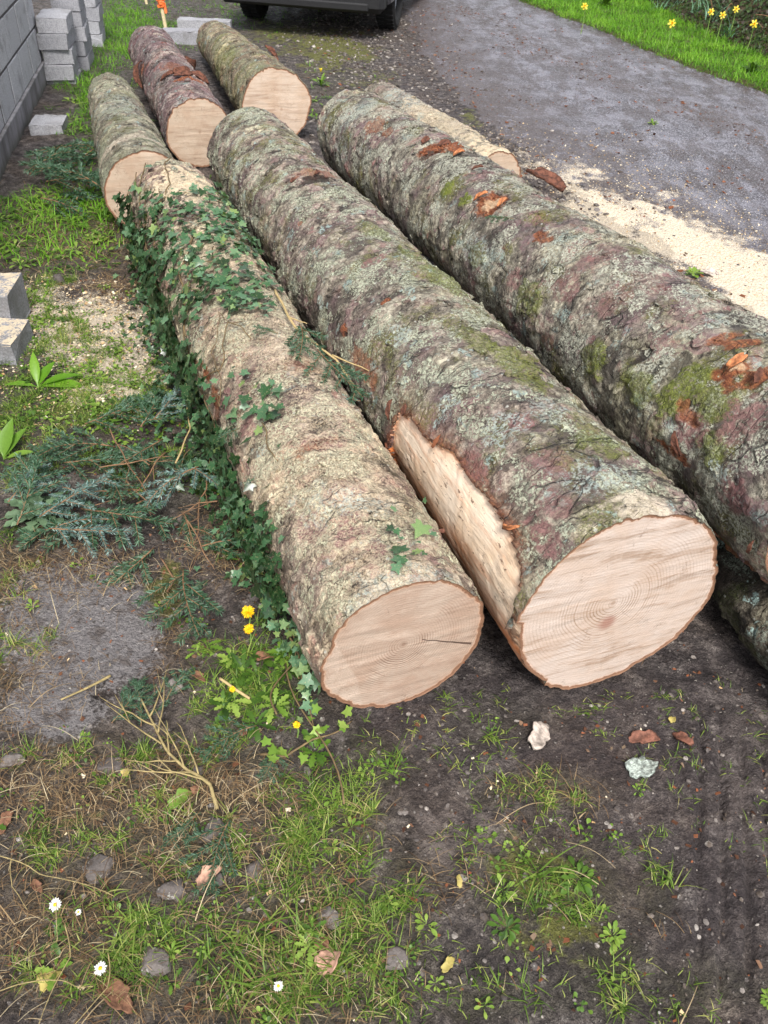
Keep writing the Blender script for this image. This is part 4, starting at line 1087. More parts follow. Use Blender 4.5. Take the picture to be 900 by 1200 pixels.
needle_m = leaf_mat('spruce_needles', [(38, 62, 42), (54, 84, 58), (78, 110, 84), (110, 140, 120)], .45, .1, .4)
needle_blue = leaf_mat('spruce_needles_bluish', [(58, 84, 78), (84, 114, 108), (118, 146, 142), (160, 182, 176)], .45, .1, .4)
twig_m = plain('twig_bark', (128, 98, 72), .8, .25, 60, .001)
twig_pale = plain('twig_pale', (178, 156, 110), .7, .15, 60, .001)
stem_m = plain('ivy_stem', (112, 94, 66), .75, .25, 50, .001)


def blades(P, length, width, seed, hue, lean=(.5, 1.2), hsp=.35, tmpl=None, up=True):
    r = np.random.default_rng(seed); m_ = len(P); parts = []
    grp = r.integers(0, 3, m_)
    for g_ in range(3):
        k = grp == g_
        if not k.any(): continue
        tv, tf = tmpl[g_] if tmpl else blade_t(3, 1., [.25, .6, 1.0][g_])
        mk = k.sum(); L_ = length[k] * r.uniform(.55, 1.15, mk)
        W_ = width * r.uniform(.7, 1.3, mk)
        yaw_ = r.uniform(0, 2 * PI, mk); pit = r.uniform(*lean, mk)
        sc = np.stack([L_, W_, L_], -1)
        parts.append(scatter(tv, tf, P[k], basis_yaw(yaw_, pit), sc, np.clip(hue[k] + r.normal(0, hsp * .5, mk), 0, 1)))
    return parts


def put(name, mat, parts, parent=None, label=None, kind='stuff', smooth=True):
    V, L, T, A = join(parts); o = mesh_from(name, V, L, T, mat, parent, smooth, A)
    return tag(o, label, None, None, kind) if kind else o


# verge along the lane
P, z = sample_px(640000, (.6, 8.5, 4.0, 22), lambda z, P: sstep(0, .05, z['verge']) * (z['verge'] > .3) * np.clip(.62 - .35 * (z['hedge'] > 0) - .6 * (z['hedge'] > .5), 0, 1) * (P[:, 1] < 17), 11)
n_ = clump_noise(P, 3, 4); parts = blades(P, .065 + .045 * np.clip(n_ + .3, 0, 1) + .04 * np.clip(z['hedge'] + .35, 0, 1), .0055, 1, .5 + .5 * n_, lean=(.7, 1.5))
put('verge_grass', lawn_m, parts)
# grass by the wall, between the stacks and behind the pile
P, z = sample_px(300000, (-5.5, .8, 3.1, 16), lambda z, P: np.clip(z['grass'] * 1.1 - .25 + .25 * clump_noise(P, 5, 8), 0, 1) * .85, 12)
k = (~((P[:, 0] - wa[0]) * (-wd[1]) + (P[:, 1] - wa[1]) * wd[0] > -.01)) | (P[:, 1] > 7.1)
k &= clear_of_logs(P); P = P[k]; z = {a: v[k] for a, v in z.items()}
n_ = clump_noise(P, 4, 5); far_g = (P[:, 1] > 4)
parts = blades(P, .045 + .06 * z['grass'] * np.clip(.6 + n_, .2, 1.2), .0050, 2, .45 + .5 * n_, lean=(.5, 1.4))
put('lawn_grass', lawn_m, parts)
# foreground grass in tufts
def tufts(nt, box, dens, seed, per=(10, 40), rad=.022):
    P, z = sample_px(nt, box, dens, seed)
    r = np.random.default_rng(seed + 1); k = clear_of_logs(P, .0); P = P[k]
    out = []; siz = []
    for q in P:
        c = r.integers(*per); rr_ = rad * r.uniform(.5, 1.5); a_ = r.uniform(0, 2 * PI, c); d_ = rr_ * np.sqrt(r.random(c))
        out.append(q + np.stack([d_ * np.cos(a_), d_ * np.sin(a_), 0 * a_], -1)); siz.append(np.full(c, r.uniform(.6, 1.3)))
    Q = np.vstack(out); Q[:, 2] = ground_z(Q); return Q, np.concatenate(siz)


BOXN = (-1.9, 1.3, .3, 3.4)
def gdens(z, P): return np.clip(z['grass'] * 1.5 - .34 + .35 * clump_noise(P, 9, 6), 0, 1) * (1 - .8 * z['mud'] * (z['py'] < 880))
Q, s_ = tufts(13000, BOXN, gdens, 21)
parts = blades(Q, .044 * s_, .0021, 3, .42 + .35 * clump_noise(Q, 5, 9), lean=(.3, 1.35), hsp=.45)
Q2, s2 = tufts(2600, BOXN, lambda z, P: np.clip(z['grass'] * 1.5 - .75 + .3 * clump_noise(P, 7, 16), 0, 1), 23, (6, 16), .018)
parts += blades(Q2, .085 * s2, .0036, 4, .4 + .3 * clump_noise(Q2, 5, 19), lean=(.25, 1.1), hsp=.4)
Q3, s3 = tufts(3600, (-.3, 1.3, .3, 1.5), lambda z, P: np.clip(.25 + .6 * clump_noise(P, 5, 26), 0, 1) * (z['px'] > 420) * (z['py'] > 800) * (1 - .6 * (z['px'] > 780)), 25, (3, 12), .014)
parts += blades(Q3, .026 * s3, .0018, 5, .5 + .3 * clump_noise(Q3, 5, 29), lean=(.1, 1.2), hsp=.5)
put('foreground_grass', grass_m, parts)
# dry thatch lying over the ground
P, z = sample_px(190000, BOXN, lambda z, P: np.clip(z['dry'] * 1.1 - .12 + .25 * clump_noise(P, 8, 31), 0, 1) * .9 * (1 - z['slab'] * .6), 31)
P = P[clear_of_logs(P)]; P[:, 2] += rng.uniform(.001, .012, len(P))
r_ = np.random.default_rng(5)
parts = blades(P, np.full(len(P), .034) * r_.uniform(.4, 1.8, len(P)), .0011, 6, .42 + .3 * clump_noise(P, 3, 33), lean=(-.12, .30), hsp=.55, tmpl=[curved_t(5, .20, 1., 0), curved_t(5, .3, 1., 1.5), curved_t(5, -.15, 1., .6)])
P, z = sample_px(3000, BOXN, lambda z, P: np.clip(z['dry'] * .9, 0, 1) * .20 + .006, 32)
P = P[clear_of_logs(P)]; P[:, 2] += .008
parts += blades(P, np.full(len(P), .12), .0017, 7, np.full(len(P), .75), lean=(-.03, .22), hsp=.3, tmpl=[curved_t(7, .12, 1., 0), curved_t(7, .2, 1., 1.5), curved_t(7, -.1, 1., .6)])
P, z = sample_px(60000, (-2.4, -.9, 2.6, 4.8), lambda z, P: np.clip(z['dry'] + z['grass'] * .2, 0, 1) * .22, 35)
P = P[clear_of_logs(P)]; parts += blades(P, np.full(len(P), .07), .003, 8, np.full(len(P), .5), lean=(-.05, .7), hsp=.5)
put('dry_grass', dry_m, parts)
# small leaved weeds
def rosettes(nt, box, dens, seed, tm, n_leaf=(4, 10), size=.012, spread=.014):
    P, z = sample_px(nt, box, dens, seed); P = P[clear_of_logs(P)]; r = np.random.default_rng(seed)
    pos = []; yw = []; pt = []; sc = []; hue = []
    for q in P:
        c = r.integers(*n_leaf); h = r.uniform(.2, 1)
        y_ = r.uniform(0, 2 * PI) + np.arange(c) * 2.4; s = size * r.uniform(.6, 1.4)
        d_ = spread * r.random(c) * s / size
        pos.append(q + np.stack([np.cos(y_) * d_, np.sin(y_) * d_, .002 + .010 * r.random(c) * s / size], -1)); yw.append(y_); pt.append(r.uniform(-.1, .8, c)); sc.append(s * r.uniform(.6, 1.1, c)); hue.append(np.clip(h + r.normal(0, .12, c), 0, 1))
    return scatter(tm[0], tm[1], np.vstack(pos), basis_yaw(np.concatenate(yw), np.concatenate(pt)), np.concatenate(sc), np.concatenate(hue))


W = lambda z, P: np.clip(.55 * z['grass'] + .5 * z['moss'] - .12 + .5 * clump_noise(P, 6, 41), 0, 1)
parts = [rosettes(7500, BOXN, W, 41, ROUND, (4, 11), .0085, .013), rosettes(1500, BOXN, W, 42, OVAL, (5, 10), .018, .007),
         rosettes(600, BOXN, lambda z, P: W(z, P) * (z['px'] < 420), 43, TOOTH, (5, 9), .028, .006),
         rosettes(1500, (-1.6, -.7, 2.0, 3.3), lambda z, P: np.clip(blobs(z['px'], z['py'], [(140, 460, 90, 70, 1.), (40, 380, 40, 80, .8)]), 0, 1) * .6, 44, ROUND, (5, 12), .014, .02),
         rosettes(2600, (-2.5, -.3, 3.3, 7), lambda z, P: z['grass'] * .5, 45, OVAL, (4, 9), .04, .02),
         rosettes(60, (.2, 1.3, .3, 1.2), lambda z, P: np.clip(blobs(z['px'], z['py'], [(610, 1080, 30, 40, 1.), (780, 1020, 20, 15, 1.), (760, 1110, 30, 25, 1.), (670, 1030, 25, 40, 1), (880, 1170, 30, 20, 1)]), 0, 1), 46, OVAL, (14, 24), .022, .014),
         rosettes(260, (-1., .1, .5, 1.6), lambda z, P: np.clip(blobs(z['px'], z['py'], [(300, 800, 60, 50, 1.), (90, 1110, 40, 50, .6), (330, 860, 40, 30, .6)]), 0, 1), 47, TOOTH, (6, 12), .035, .008)]
put('weeds', weed_m, parts)

# leafy stuff at the foot of the hedge
hedge = tag(empty('hedge_bank', (0, 0, 0)), 'ivy and bramble hedge bank beyond the verge, at the top right corner', 'hedge')
hr = np.random.default_rng(9); nn = 60000
yy = hr.uniform(6.5, 17, nn); xh = edge_x(HB_Y, yy); dd = hr.random(nn) ** 1.2 * 1.6 + .02 * hr.normal(size=nn)
P = np.stack([xh + dd, yy, 0 * yy], -1); P[:, 2] = ground_z(P) + hr.random(nn) * .22 * np.clip(dd * 2, .1, 1) * (1 + .8 * clump_noise(P, 3, 3))
N_ = np.stack([-.8 + .5 * hr.normal(size=nn), -.5 + .5 * hr.normal(size=nn), .7 + .5 * hr.normal(size=nn)], -1)
hedge_m = leaf_mat('hedge_leaf', [(46, 34, 24), (70, 54, 38), (52, 66, 34), (66, 88, 44), (92, 112, 60)], .5, .15, .35)
V, L, T, A = scatter(IVY[0], IVY[1], P, basis_normal(N_, hr.uniform(0, 6.28, nn)), hr.uniform(.025, .05, nn), np.clip(hr.random(nn) * .8 + .2 * clump_noise(P, 2, 8), 0, 1))
mesh_from('foliage', V, L, T, hedge_m, hedge, True, A)
g = MB()
for i in range(70):
    y0 = hr.uniform(7, 15); x0 = float(edge_x(HB_Y, np.array([y0]))[0]) + hr.uniform(.1, 1.2); z0 = gz(x0, y0)
    t = np.linspace(0, 1, 8)[:, None]; d_ = np.array([hr.normal() * .4, hr.normal() * .5, .15 + .3 * hr.random()])
    g.tube(np.array([x0, y0, z0]) + t * d_ + np.sin(t * 3) * [0, 0, .1], .004, 4)
tag(g.build('stems', twig_m, hedge), kind='stuff')

# ------------------------------------------------------------------ litter: chips, crumbs, small stones
stone_m = NT('pebble'); p = stone_m.obj(); c_ = stone_m.ramp(stone_m.attr('rnd'), [(0, lin(58, 52, 50)), (.4, lin(98, 91, 88)), (.8, lin(138, 130, 124)), (1, lin(186, 178, 170))])
s1 = stone_m.noise(p, 260, 4, .7); s2_ = stone_m.noise(p, 26, 5, .7); c_ = stone_m.mix(stone_m.mr(s2_, .48, .58, 0, .8), c_, lin(84, 72, 62)); c_ = stone_m.mix(stone_m.mr(stone_m.noise(p, 60, 4, .7), .6, .66, 0, .7), c_, lin(176, 174, 166))
stone_mat = stone_m.done(stone_m.mix(stone_m.mr(s1, .3, .7), stone_m.mix(1., c_, (.7, .7, .7, 1), 'MULTIPLY'), c_), .8, stone_m.bump(s1, .003, .6), .4)
chip_m = leaf_mat('wood_chip', [(176, 140, 100), (214, 184, 142), (236, 214, 180), (240, 228, 206)], .8, 0, .2)
barkbit_m = leaf_mat('bark_crumb', [(56, 38, 30), (92, 60, 44), (138, 84, 58), (120, 104, 88)], .8, 0, .2)
ico = [np.array([(0, 0, -.6), (.72, -.53, -.3), (-.28, -.85, -.3), (-.89, 0, -.3), (-.28, .85, -.3), (.72, .53, -.3), (.28, -.85, .3), (-.72, -.53, .3), (-.72, .53, .3), (.28, .85, .3), (.89, 0, .3), (0, 0, .6)]),
       [(0, 2, 1), (1, 5, 0), (0, 3, 2), (0, 4, 3), (0, 5, 4), (1, 10, 5), (2, 6, 1), (3, 7, 2), (4, 8, 3), (5, 9, 4), (1, 6, 10), (2, 7, 6), (3, 8, 7), (4, 9, 8), (5, 10, 9), (6, 11, 10), (7, 11, 6), (8, 11, 7), (9, 11, 8), (10, 11, 9)]]
CHIP = [np.array([(-.5, -.35, 0), (.5, -.25, .06), (.55, .3, 0), (-.4, .4, .05), (-.45, -.3, .14), (.45, -.22, .2), (.5, .26, .14), (-.36, .34, .19)]), [(4, 5, 6, 7), (0, 1, 5, 4), (1, 2, 6, 5), (2, 3, 7, 6), (3, 0, 4, 7)]]


def litter(name, mat, nt, box, dens, seed, tm, size, jit=.35, squash=.7, smooth=True):
    P, z = sample_px(nt, box, dens, seed); P = P[clear_of_logs(P)]; r = np.random.default_rng(seed); m_ = len(P)
    s = size[0] + (size[1] - size[0]) * r.random(m_) ** 2.5
    sc = s[:, None] * r.uniform(1 - jit, 1 + jit, (m_, 3)) * [1, 1, squash]; P[:, 2] += s * .1
    return scatter(tm[0], tm[1], P, basis_yaw(r.uniform(0, 6.28, m_), r.normal(0, .25, m_), r.normal(0, .25, m_)), sc, r.random(m_))


put('gravel', stone_mat, [litter('', 0, 30000, BOXN, lambda z, P: .22 + .5 * (clump_noise(P, 4, 3) > .1) * .5, 51, ico, (.0012, .0075)),
                          litter('', 0, 15000, (-1.5, 1.6, 4.5, 12), lambda z, P: sstep(1.3, 0, np.abs(z['xl'] + .5)) * (1 - z['asph'] * .85) * .9, 52, ico, (.004, .022)),
                          litter('', 0, 7000, (-.2, 4, 3.5, 10), lambda z, P: z['asph'] * .25, 53, ico, (.0025, .009))], smooth=False)
put('wood_chips', chip_m, [litter('', 0, 7000, BOXN, lambda z, P: .05 + .75 * z['dust'], 54, CHIP, (.003, .011)),
                           litter('', 0, 26000, (-.2, 3.2, 2.6, 6.5), lambda z, P: np.clip(1.2 * z['dust'] + .9 * blobs(z['px'], z['py'], [(820, 270, 190, 55, .9, 35), (640, 200, 100, 30, .7, 35)]), 0, 1) ** 1.5 * .8, 55, CHIP, (.003, .011)),
                           litter('', 0, 5000, (-1.7, -.8, 2.2, 3.4), lambda z, P: np.clip(z['dust'] + blobs(z['px'], z['py'], [(120, 420, 120, 90, .7)]), 0, 1) * .8, 56, CHIP, (.004, .014))], smooth=False)
put('bark_crumbs', barkbit_m, [litter('', 0, 9000, BOXN, lambda z, P: .55 + 0 * z['px'], 57, CHIP, (.003, .012)),
                               litter('', 0, 9000, (-.2, 4, 3.5, 12), lambda z, P: z['asph'] * np.clip(clump_noise(P, 1.6, 6) * 1.5 - .1 + .9 * np.exp(-14 * (z['xr'] - 1.15) ** 2) + .7 * np.exp(-z['xl'] * 2.5), 0, 1), 58, CHIP, (.006, .028)),
                               litter('', 0, 3000, (-1.5, 1.6, 4.5, 12), lambda z, P: sstep(1.3, 0, np.abs(z['xl'] + .5)) * .5, 59, CHIP, (.006, .03))], smooth=False)
dry_stem = plain('dry_stem', (150, 134, 92), .8, .3, 60, .001)
# ------------------------------------------------------------------ ivy over the left log
def in_any(q, L): return any(((q[0] - a) / rx) ** 2 + ((q[1] - b) / ry) ** 2 < 1 for a, b, rx, ry in L)


ir = np.random.default_rng(17)
ivy = tag(empty('ivy_vine', (0, 0, 0)), 'dark green ivy growing over the tan log and trailing down its left flank', 'ivy')
pos = []; nrm = []; siz = []; hue = []; fresh = []
for _ in range(60000):
    if len(pos) > 2100: break
    u = ir.uniform(0, DL.L); th = ir.uniform(-.75, 2.5)
    p_, n_ = DL.point(u, th, .012); px, py = to_px(p_)
    m_ = 0.
    m_ = max(m_, 1.0 * math.exp(-(((px - 225) / 80) ** 2 + ((py - 295) / 75) ** 2) ** 2))
    m_ = max(m_, .85 * math.exp(-(((px - 200) / 45) ** 2 + ((py - 330) / 60) ** 2) ** 2))
    m_ = max(m_, .9 * math.exp(-(((px - 285) / 40) ** 2 + ((py - 340) / 28) ** 2) ** 2))
    m_ = max(m_, .25 * math.exp(-(((px - 300) / 50) ** 2 + ((py - 470) / 35) ** 2) ** 2))
    m_ = max(m_, .6 * math.exp(-(((px - 480) / 26) ** 2 + ((py - 640) / 40) ** 2) ** 2))
    m_ = max(m_, .25 * math.exp(-(((px - 318) / 12) ** 2 + ((py - 540) / 25) ** 2) ** 2))
    if py < 225 and px > 190: m_ *= .15
    if th < .30: m_ = max(m_, .9 * (u > .25))
    elif th < .62: m_ = max(m_, .30 * (u > .25))
    m_ *= .55 + .9 * float(perlin(np.array([[p_[0] * 9, p_[1] * 9, p_[2] * 9]]), 3)[0] + .3)
    if ir.random() < m_:
        lift = ir.uniform(0, .016 + .035 * (th < .3)); pos.append(p_ + n_ * lift)
        nrm.append(n_ + ir.normal(size=3) * .38 + [0, 0, .25]); siz.append(ir.choice([.018, .026, .034, .048]) * ir.uniform(.85, 1.15)); hue.append(np.clip(ir.normal(.55 if th > .5 else .32, .26), 0, 1))  # upper leaves get paler tones: sky reflection put into their colour
ax2 = DL.X.copy()
for _ in range(9000):        # the ivy that trails on the ground along the log's left flank
    if len(pos) > 3300: break
    u = ir.uniform(.02, 2.9); off = abs(ir.normal(0, .07)) + DL.rad(u) * .88
    wid = np.interp(u, [0, .5, 1.2, 2., 2.9], [.35, .7, 1.25, 1.1, .5])
    off = DL.rad(u) * .85 + (off - DL.rad(u) * .88) * wid
    b_ = DL.a + DL.X * u + DL.Y * off; b_[2] = 0; h_ = gz(b_[0], b_[1])
    b_[2] = h_ + ir.uniform(.01, .07 + .10 * max(0, 1 - (off - DL.rad(u) * .85) / .08))
    if ir.random() < .55 + .5 * perlin(np.array([b_ * 8]), 9)[0]:
        pos.append(b_); nrm.append(DL.Y * .5 + ir.normal(size=3) * .45 + [0, 0, .8]); siz.append(ir.uniform(.018, .038)); hue.append(np.clip(ir.normal(.38, .25) + (.35 if u < .7 else 0), 0, 1))
pos = np.array(pos); nrm = np.array(nrm)
V, L, T, A = scatter(IVY[0], IVY[1], pos, basis_normal(nrm, ir.uniform(0, 6.28, len(pos)), ir.normal(0, .2, len(pos))), np.array(siz) * .92, np.array(hue))
mesh_from('leaves', V, L, T, ivy_m, ivy, True, A)
g = MB()
def ivy_stem(pts, r=.0022):
    g = MB()
    P = []
    for u, th in pts: P.append(DL.point(u, th, .010)[0])
    P = np.array(P); t = np.linspace(0, len(P) - 1, len(P) * 5); Q = np.stack([np.interp(t, range(len(P)), P[:, k]) for k in range(3)], -1)
    Q += np.stack([perlin(Q * 14, 5), perlin(Q * 14, 6), perlin(Q * 14, 7)], -1) * .012
    g.tube(Q, r, 5); g.build('stem', stem_m, ivy, smooth=True)
for k in range(8):
    u = ir.uniform(.9, 2.8); th = ir.uniform(-.4, .2); pts = [(u, th)]
    for j in range(8): u = np.clip(u + ir.normal(.05, .1), .05, 2.9); th = th + ir.uniform(.05, .28); pts.append((u, th))
    ivy_stem(pts, ir.uniform(.0012, .003))
ivy_stem([DL.hit(*q) for q in ((222, 395), (218, 350), (214, 320), (222, 300), (226, 275))], .0035)
ivy_stem([DL.hit(*q) for q in ((330, 545), (320, 530), (315, 515), (312, 500))], .002)
for k in range(9):
    u = ir.uniform(0, 1.2); b_ = DL.a + DL.X * u + DL.Y * DL.rad(u) * 1.05; b_[2] = .03
    t = np.linspace(0, 1, 12)[:, None]; d_ = -DL.X * ir.uniform(.1, .5) + DL.Y * ir.normal(0, .06) + np.array([0, 0, ir.uniform(-.02, .06)])
    g = MB(); g.tube(b_ + t * d_ + np.sin(t * 5 + k) * DL.Y * .02, .002, 5); g.build('stem', stem_m, ivy, smooth=True)


def trail(name, pts, label, mat_l, r=.003, leafs=14, seed=0, size=(.016, .03), cat='ivy', z=.012, leafmat=None, group=None, hue=(.7, .2), lift=.03, tmpl=IVY):
    r_ = np.random.default_rng(seed); P = np.array([atg(*q, z) for q in pts])
    t = np.linspace(0, len(P) - 1, len(P) * 6); Q = np.stack([np.interp(t, range(len(P)), P[:, k]) for k in range(3)], -1)
    Q[:, 2] += lift * np.sin(t / t[-1] * PI) ; Q += np.stack([perlin(Q * 20, 5), perlin(Q * 20, 6), .5 * perlin(Q * 20, 7)], -1) * .006
    o = empty(name, tuple(Q[0])); tag(o, label, cat, group); Q = Q - Q[0]
    g = MB(); g.tube(Q, np.linspace(r, r * .5, len(Q)), 6); g.build('stem', mat_l, o, smooth=True)
    if leafs:
        k = r_.integers(1, len(Q), leafs); pp = Q[k] + r_.normal(size=(leafs, 3)) * [.016, .016, .006] + [0, 0, .012]
        nn_ = r_.normal(size=(leafs, 3)) * .35 + [0, 0, 1]
        V, L, T, A = scatter(tmpl[0], tmpl[1], pp, basis_normal(nn_, r_.uniform(0, 6.28, leafs)), r_.uniform(*size, leafs), np.clip(r_.normal(*hue, leafs), 0, 1))
        mesh_from('leaves', V, L, T, leafmat or ivy_light, o, True, A)
    return o


trail('ivy_vine', [(305, 885), (335, 893), (365, 878), (395, 862), (412, 845)], 'trailing ivy stem with fresh leaves in front of the tan sawn end', stem_m, leafs=13, seed=3, size=(.022, .034), hue=(.8, .12))
trail('ivy_vine', [(340, 745), (352, 780), (356, 815), (368, 850)], 'thin brown ivy stem hanging beside the left edge of the tan sawn end', stem_m, .0026, leafs=5, seed=4, z=.03)
trail('ivy_vine', [(345, 690), (362, 715), (375, 740), (372, 770), (366, 800)], 'fresh green ivy shoots curling at the left rim of the tan sawn end', stem_m, .002, leafs=42, seed=5, z=.06, size=(.014, .028), hue=(.62, .2), lift=.05)

# ------------------------------------------------------------------ spruce sprigs
def sprig(length=.22, nside=6, needles_mat=None, seed=0, nl=.017, curve=.2):
    r_ = np.random.default_rng(seed)
    root = empty('spruce_sprig', (0, 0, 0)); g = MB(); axes = []
    t = np.linspace(0, 1, 9)
    main = np.stack([t * length, curve * length * t * t, .015 * np.sin(t * 3)], -1); g.tube(main, np.linspace(.0026, .001, 9), 5); axes.append(main)
    for i in range(nside):
        b = main[int(1 + i * 7 / nside)]; s = 1 if i % 2 else -1; L_ = length * (.55 - .35 * i / nside) * r_.uniform(.8, 1.2)
        a_ = s * r_.uniform(.6, .9); q = b + np.stack([t * L_ * math.cos(a_), t * L_ * math.sin(a_), .01 * t * r_.normal() - .01 * t], -1)
        g.tube(q, np.linspace(.0016, .0007, 9), 4); axes.append(q)
    g.build('twig', twig_m, root, smooth=True)
    pos = []; X_ = []
    for q in axes:
        L_ = np.linalg.norm(q[-1] - q[0]); k = int(L_ / .0008); tt = r_.random(k) ** .9
        c = np.stack([np.interp(tt * 8, range(9), q[:, j]) for j in range(3)], -1); d_ = (q[-1] - q[0]) / L_
        ph = r_.uniform(0, 2 * PI, k); s1_ = np.cross(d_, [0, 0, 1]); s2_ = np.cross(s1_, d_)
        rad_ = np.cos(ph)[:, None] * s1_ + np.sin(ph)[:, None] * s2_ * .6
        x = rad_ * .85 + d_ * .65; pos.append(c); X_.append(x / np.linalg.norm(x, axis=1)[:, None])
    pos = np.vstack(pos); X_ = np.vstack(X_); m_ = len(pos)
    Y_ = np.cross(X_, r_.normal(size=(m_, 3))); Y_ /= np.linalg.norm(Y_, axis=1)[:, None]
    tv = np.array([(0, -.06, 0), (0, .06, 0), (.75, .055, .03), (1, 0, .04), (.75, -.055, .03)]); tf = [(0, 1, 2, 3, 4)]
    V, L, T, A = scatter(tv, tf, pos, np.stack([X_, Y_, np.cross(X_, Y_)], -1), nl * r_.uniform(.7, 1.2, m_), np.clip(r_.normal(.5, .25, m_), 0, 1))
    mesh_from('needles', V, L, T, needles_mat, root, True, A)
    return root


SPR = [sprig(.24, 7, needle_m, 1), sprig(.20, 6, needle_m, 2, curve=-.25), sprig(.22, 7, needle_blue, 3, .014, .3), sprig(.14, 2, needle_blue, 4, .016, .1)]
used = [False] * 4


def place_sprig(kind, px, py, yawd, label, group=None, sc=1., dz=.03, pitch=0., on=None, roll=0.):
    o = SPR[kind] if not used[kind] else copy_tree(SPR[kind]); used[kind] = True
    if on is not None:
        u, th = on.hit(px, py); p_, n_ = on.point(u, th, .014 + dz); p_ = Vector(p_)
    else: p_ = Vector(atg(px, py, dz))
    o.location = p_; o.rotation_euler = (roll, pitch, math.radians(yawd)); o.scale = (sc, sc, sc)
    return tag(o, label, 'spruce sprig', group)


GS = 'cut spruce sprigs heaped left of the ivy log'; heap = 'dark green spruce sprig in the heap on the ground left of the ivy log'; heapb = 'bluish spruce sprig in the heap on the ground left of the ivy log'
hs_ = [(100, 500, 30, 0), (135, 525, 200, 0), (175, 545, 140, 1), (70, 545, 10, 0), (120, 560, 320, 1), (210, 560, 100, 0), (160, 590, 60, 1), (60, 580, 150, 1), (30, 555, 60, 0), (190, 515, 250, 1), (95, 595, 340, 0), (140, 610, 190, 0), (215, 600, 300, 1), (180, 640, 250, 1), (215, 665, 280, 0), (235, 640, 30, 1), (20, 615, 80, 0), (165, 500, 80, 0)]
for i, (a_, b_, c_, k_) in enumerate(hs_): place_sprig(k_, a_, b_, c_, heap, GS, rng.uniform(.8, 1.15), .02 + .05 * rng.random(), rng.normal() * .15)
for i, (a_, b_, c_) in enumerate([(90, 575, 170), (45, 600, 20), (130, 575, 200), (180, 490, 60), (10, 590, 70), (60, 625, 350)]): place_sprig(2, a_, b_, c_, heapb, GS, rng.uniform(.75, 1.), .06, rng.normal() * .15)
place_sprig(2, 232, 546, 215, 'bluish spruce sprig hanging over the front of the heap beside the ivy', None, 1.0, .10, .25)
place_sprig(3, 226, 548, 320, 'short pale blue spruce tip pointing at the ivy', None, .8, .10, .2)
place_sprig(3, 60, 622, 15, 'pale blue spruce tip lying at the lower left edge of the heap', None, 1.1, .04)
for i, (a_, b_, c_, k_) in enumerate([(55, 215, 20, 0), (95, 205, 200, 1), (70, 190, 330, 0), (110, 175, 250, 1), (90, 235, 100, 0), (35, 205, 60, 1), (120, 220, 150, 0), (75, 170, 270, 0), (60, 178, 20, 1), (100, 190, 300, 0), (48, 232, 0, 1), (85, 215, 45, 0)]):
    place_sprig(k_, a_, b_, c_, 'dark spruce sprig in the small heap between the block wall and the short green log', 'spruce sprigs at the foot of the wall', 1.5, .03 + .08 * rng.random(), rng.normal() * .3)
place_sprig(1, 345, 395, 290, 'spruce sprig lying in the gap between the ivy log and the biggest log', 'spruce sprigs between the logs', .9, .03, .1, DL)
place_sprig(0, 365, 425, 300, 'drooping spruce sprig below the pale stick on the ivy log', 'spruce sprigs between the logs', .9, .03, .25, DL)
place_sprig(2, 415, 478, 180, 'blue green spruce sprig on top of the ivy log', 'spruce sprigs between the logs', .6, .012, .05, DL)
place_sprig(1, 325, 398, 170, 'small dull sprig of needles on the bark of the ivy log', 'spruce sprigs between the logs', .4, .006, 0, DL)
place_sprig(1, 290, 505, 240, 'small brown-green sprig lying at the left shoulder of the ivy log', 'spruce sprigs between the logs', .35, .01, .1, DL)
place_sprig(1, 605, 262, 200, 'thin sprig of needles on the log with the orange wounds', 'spruce sprigs between the logs', .45, .006, 0, RL)
place_sprig(0, 165, 850, 100, 'dark green sprig under the dry branched twig on the left', None, .55, .015)
place_sprig(0, 130, 845, 60, 'dark green sprig left of the dry branched twig', None, .5, .015)
place_sprig(1, 195, 820, 80, 'dark green sprig above the dry branched twig', None, .5, .015)
place_sprig(0, 270, 960, 255, 'flat dark green spruce spray below the thick end of the branched twig', None, .62, .02)
place_sprig(1, 235, 950, 250, 'narrow spruce spray left of the flat one below the branched twig', None, .5, .012)
place_sprig(0, 300, 850, 210, 'dark green sprig among the dandelion leaves', None, .55, .02)
place_sprig(1, 325, 875, 270, 'short sprig below the dandelion leaves', None, .45, .02)
place_sprig(1, 215, 700, 70, 'small sprig on the bare ground above the slab', None, .4, .01)
place_sprig(0, 265, 655, 120, 'small sprig between the heap and the dandelions', None, .45, .01)

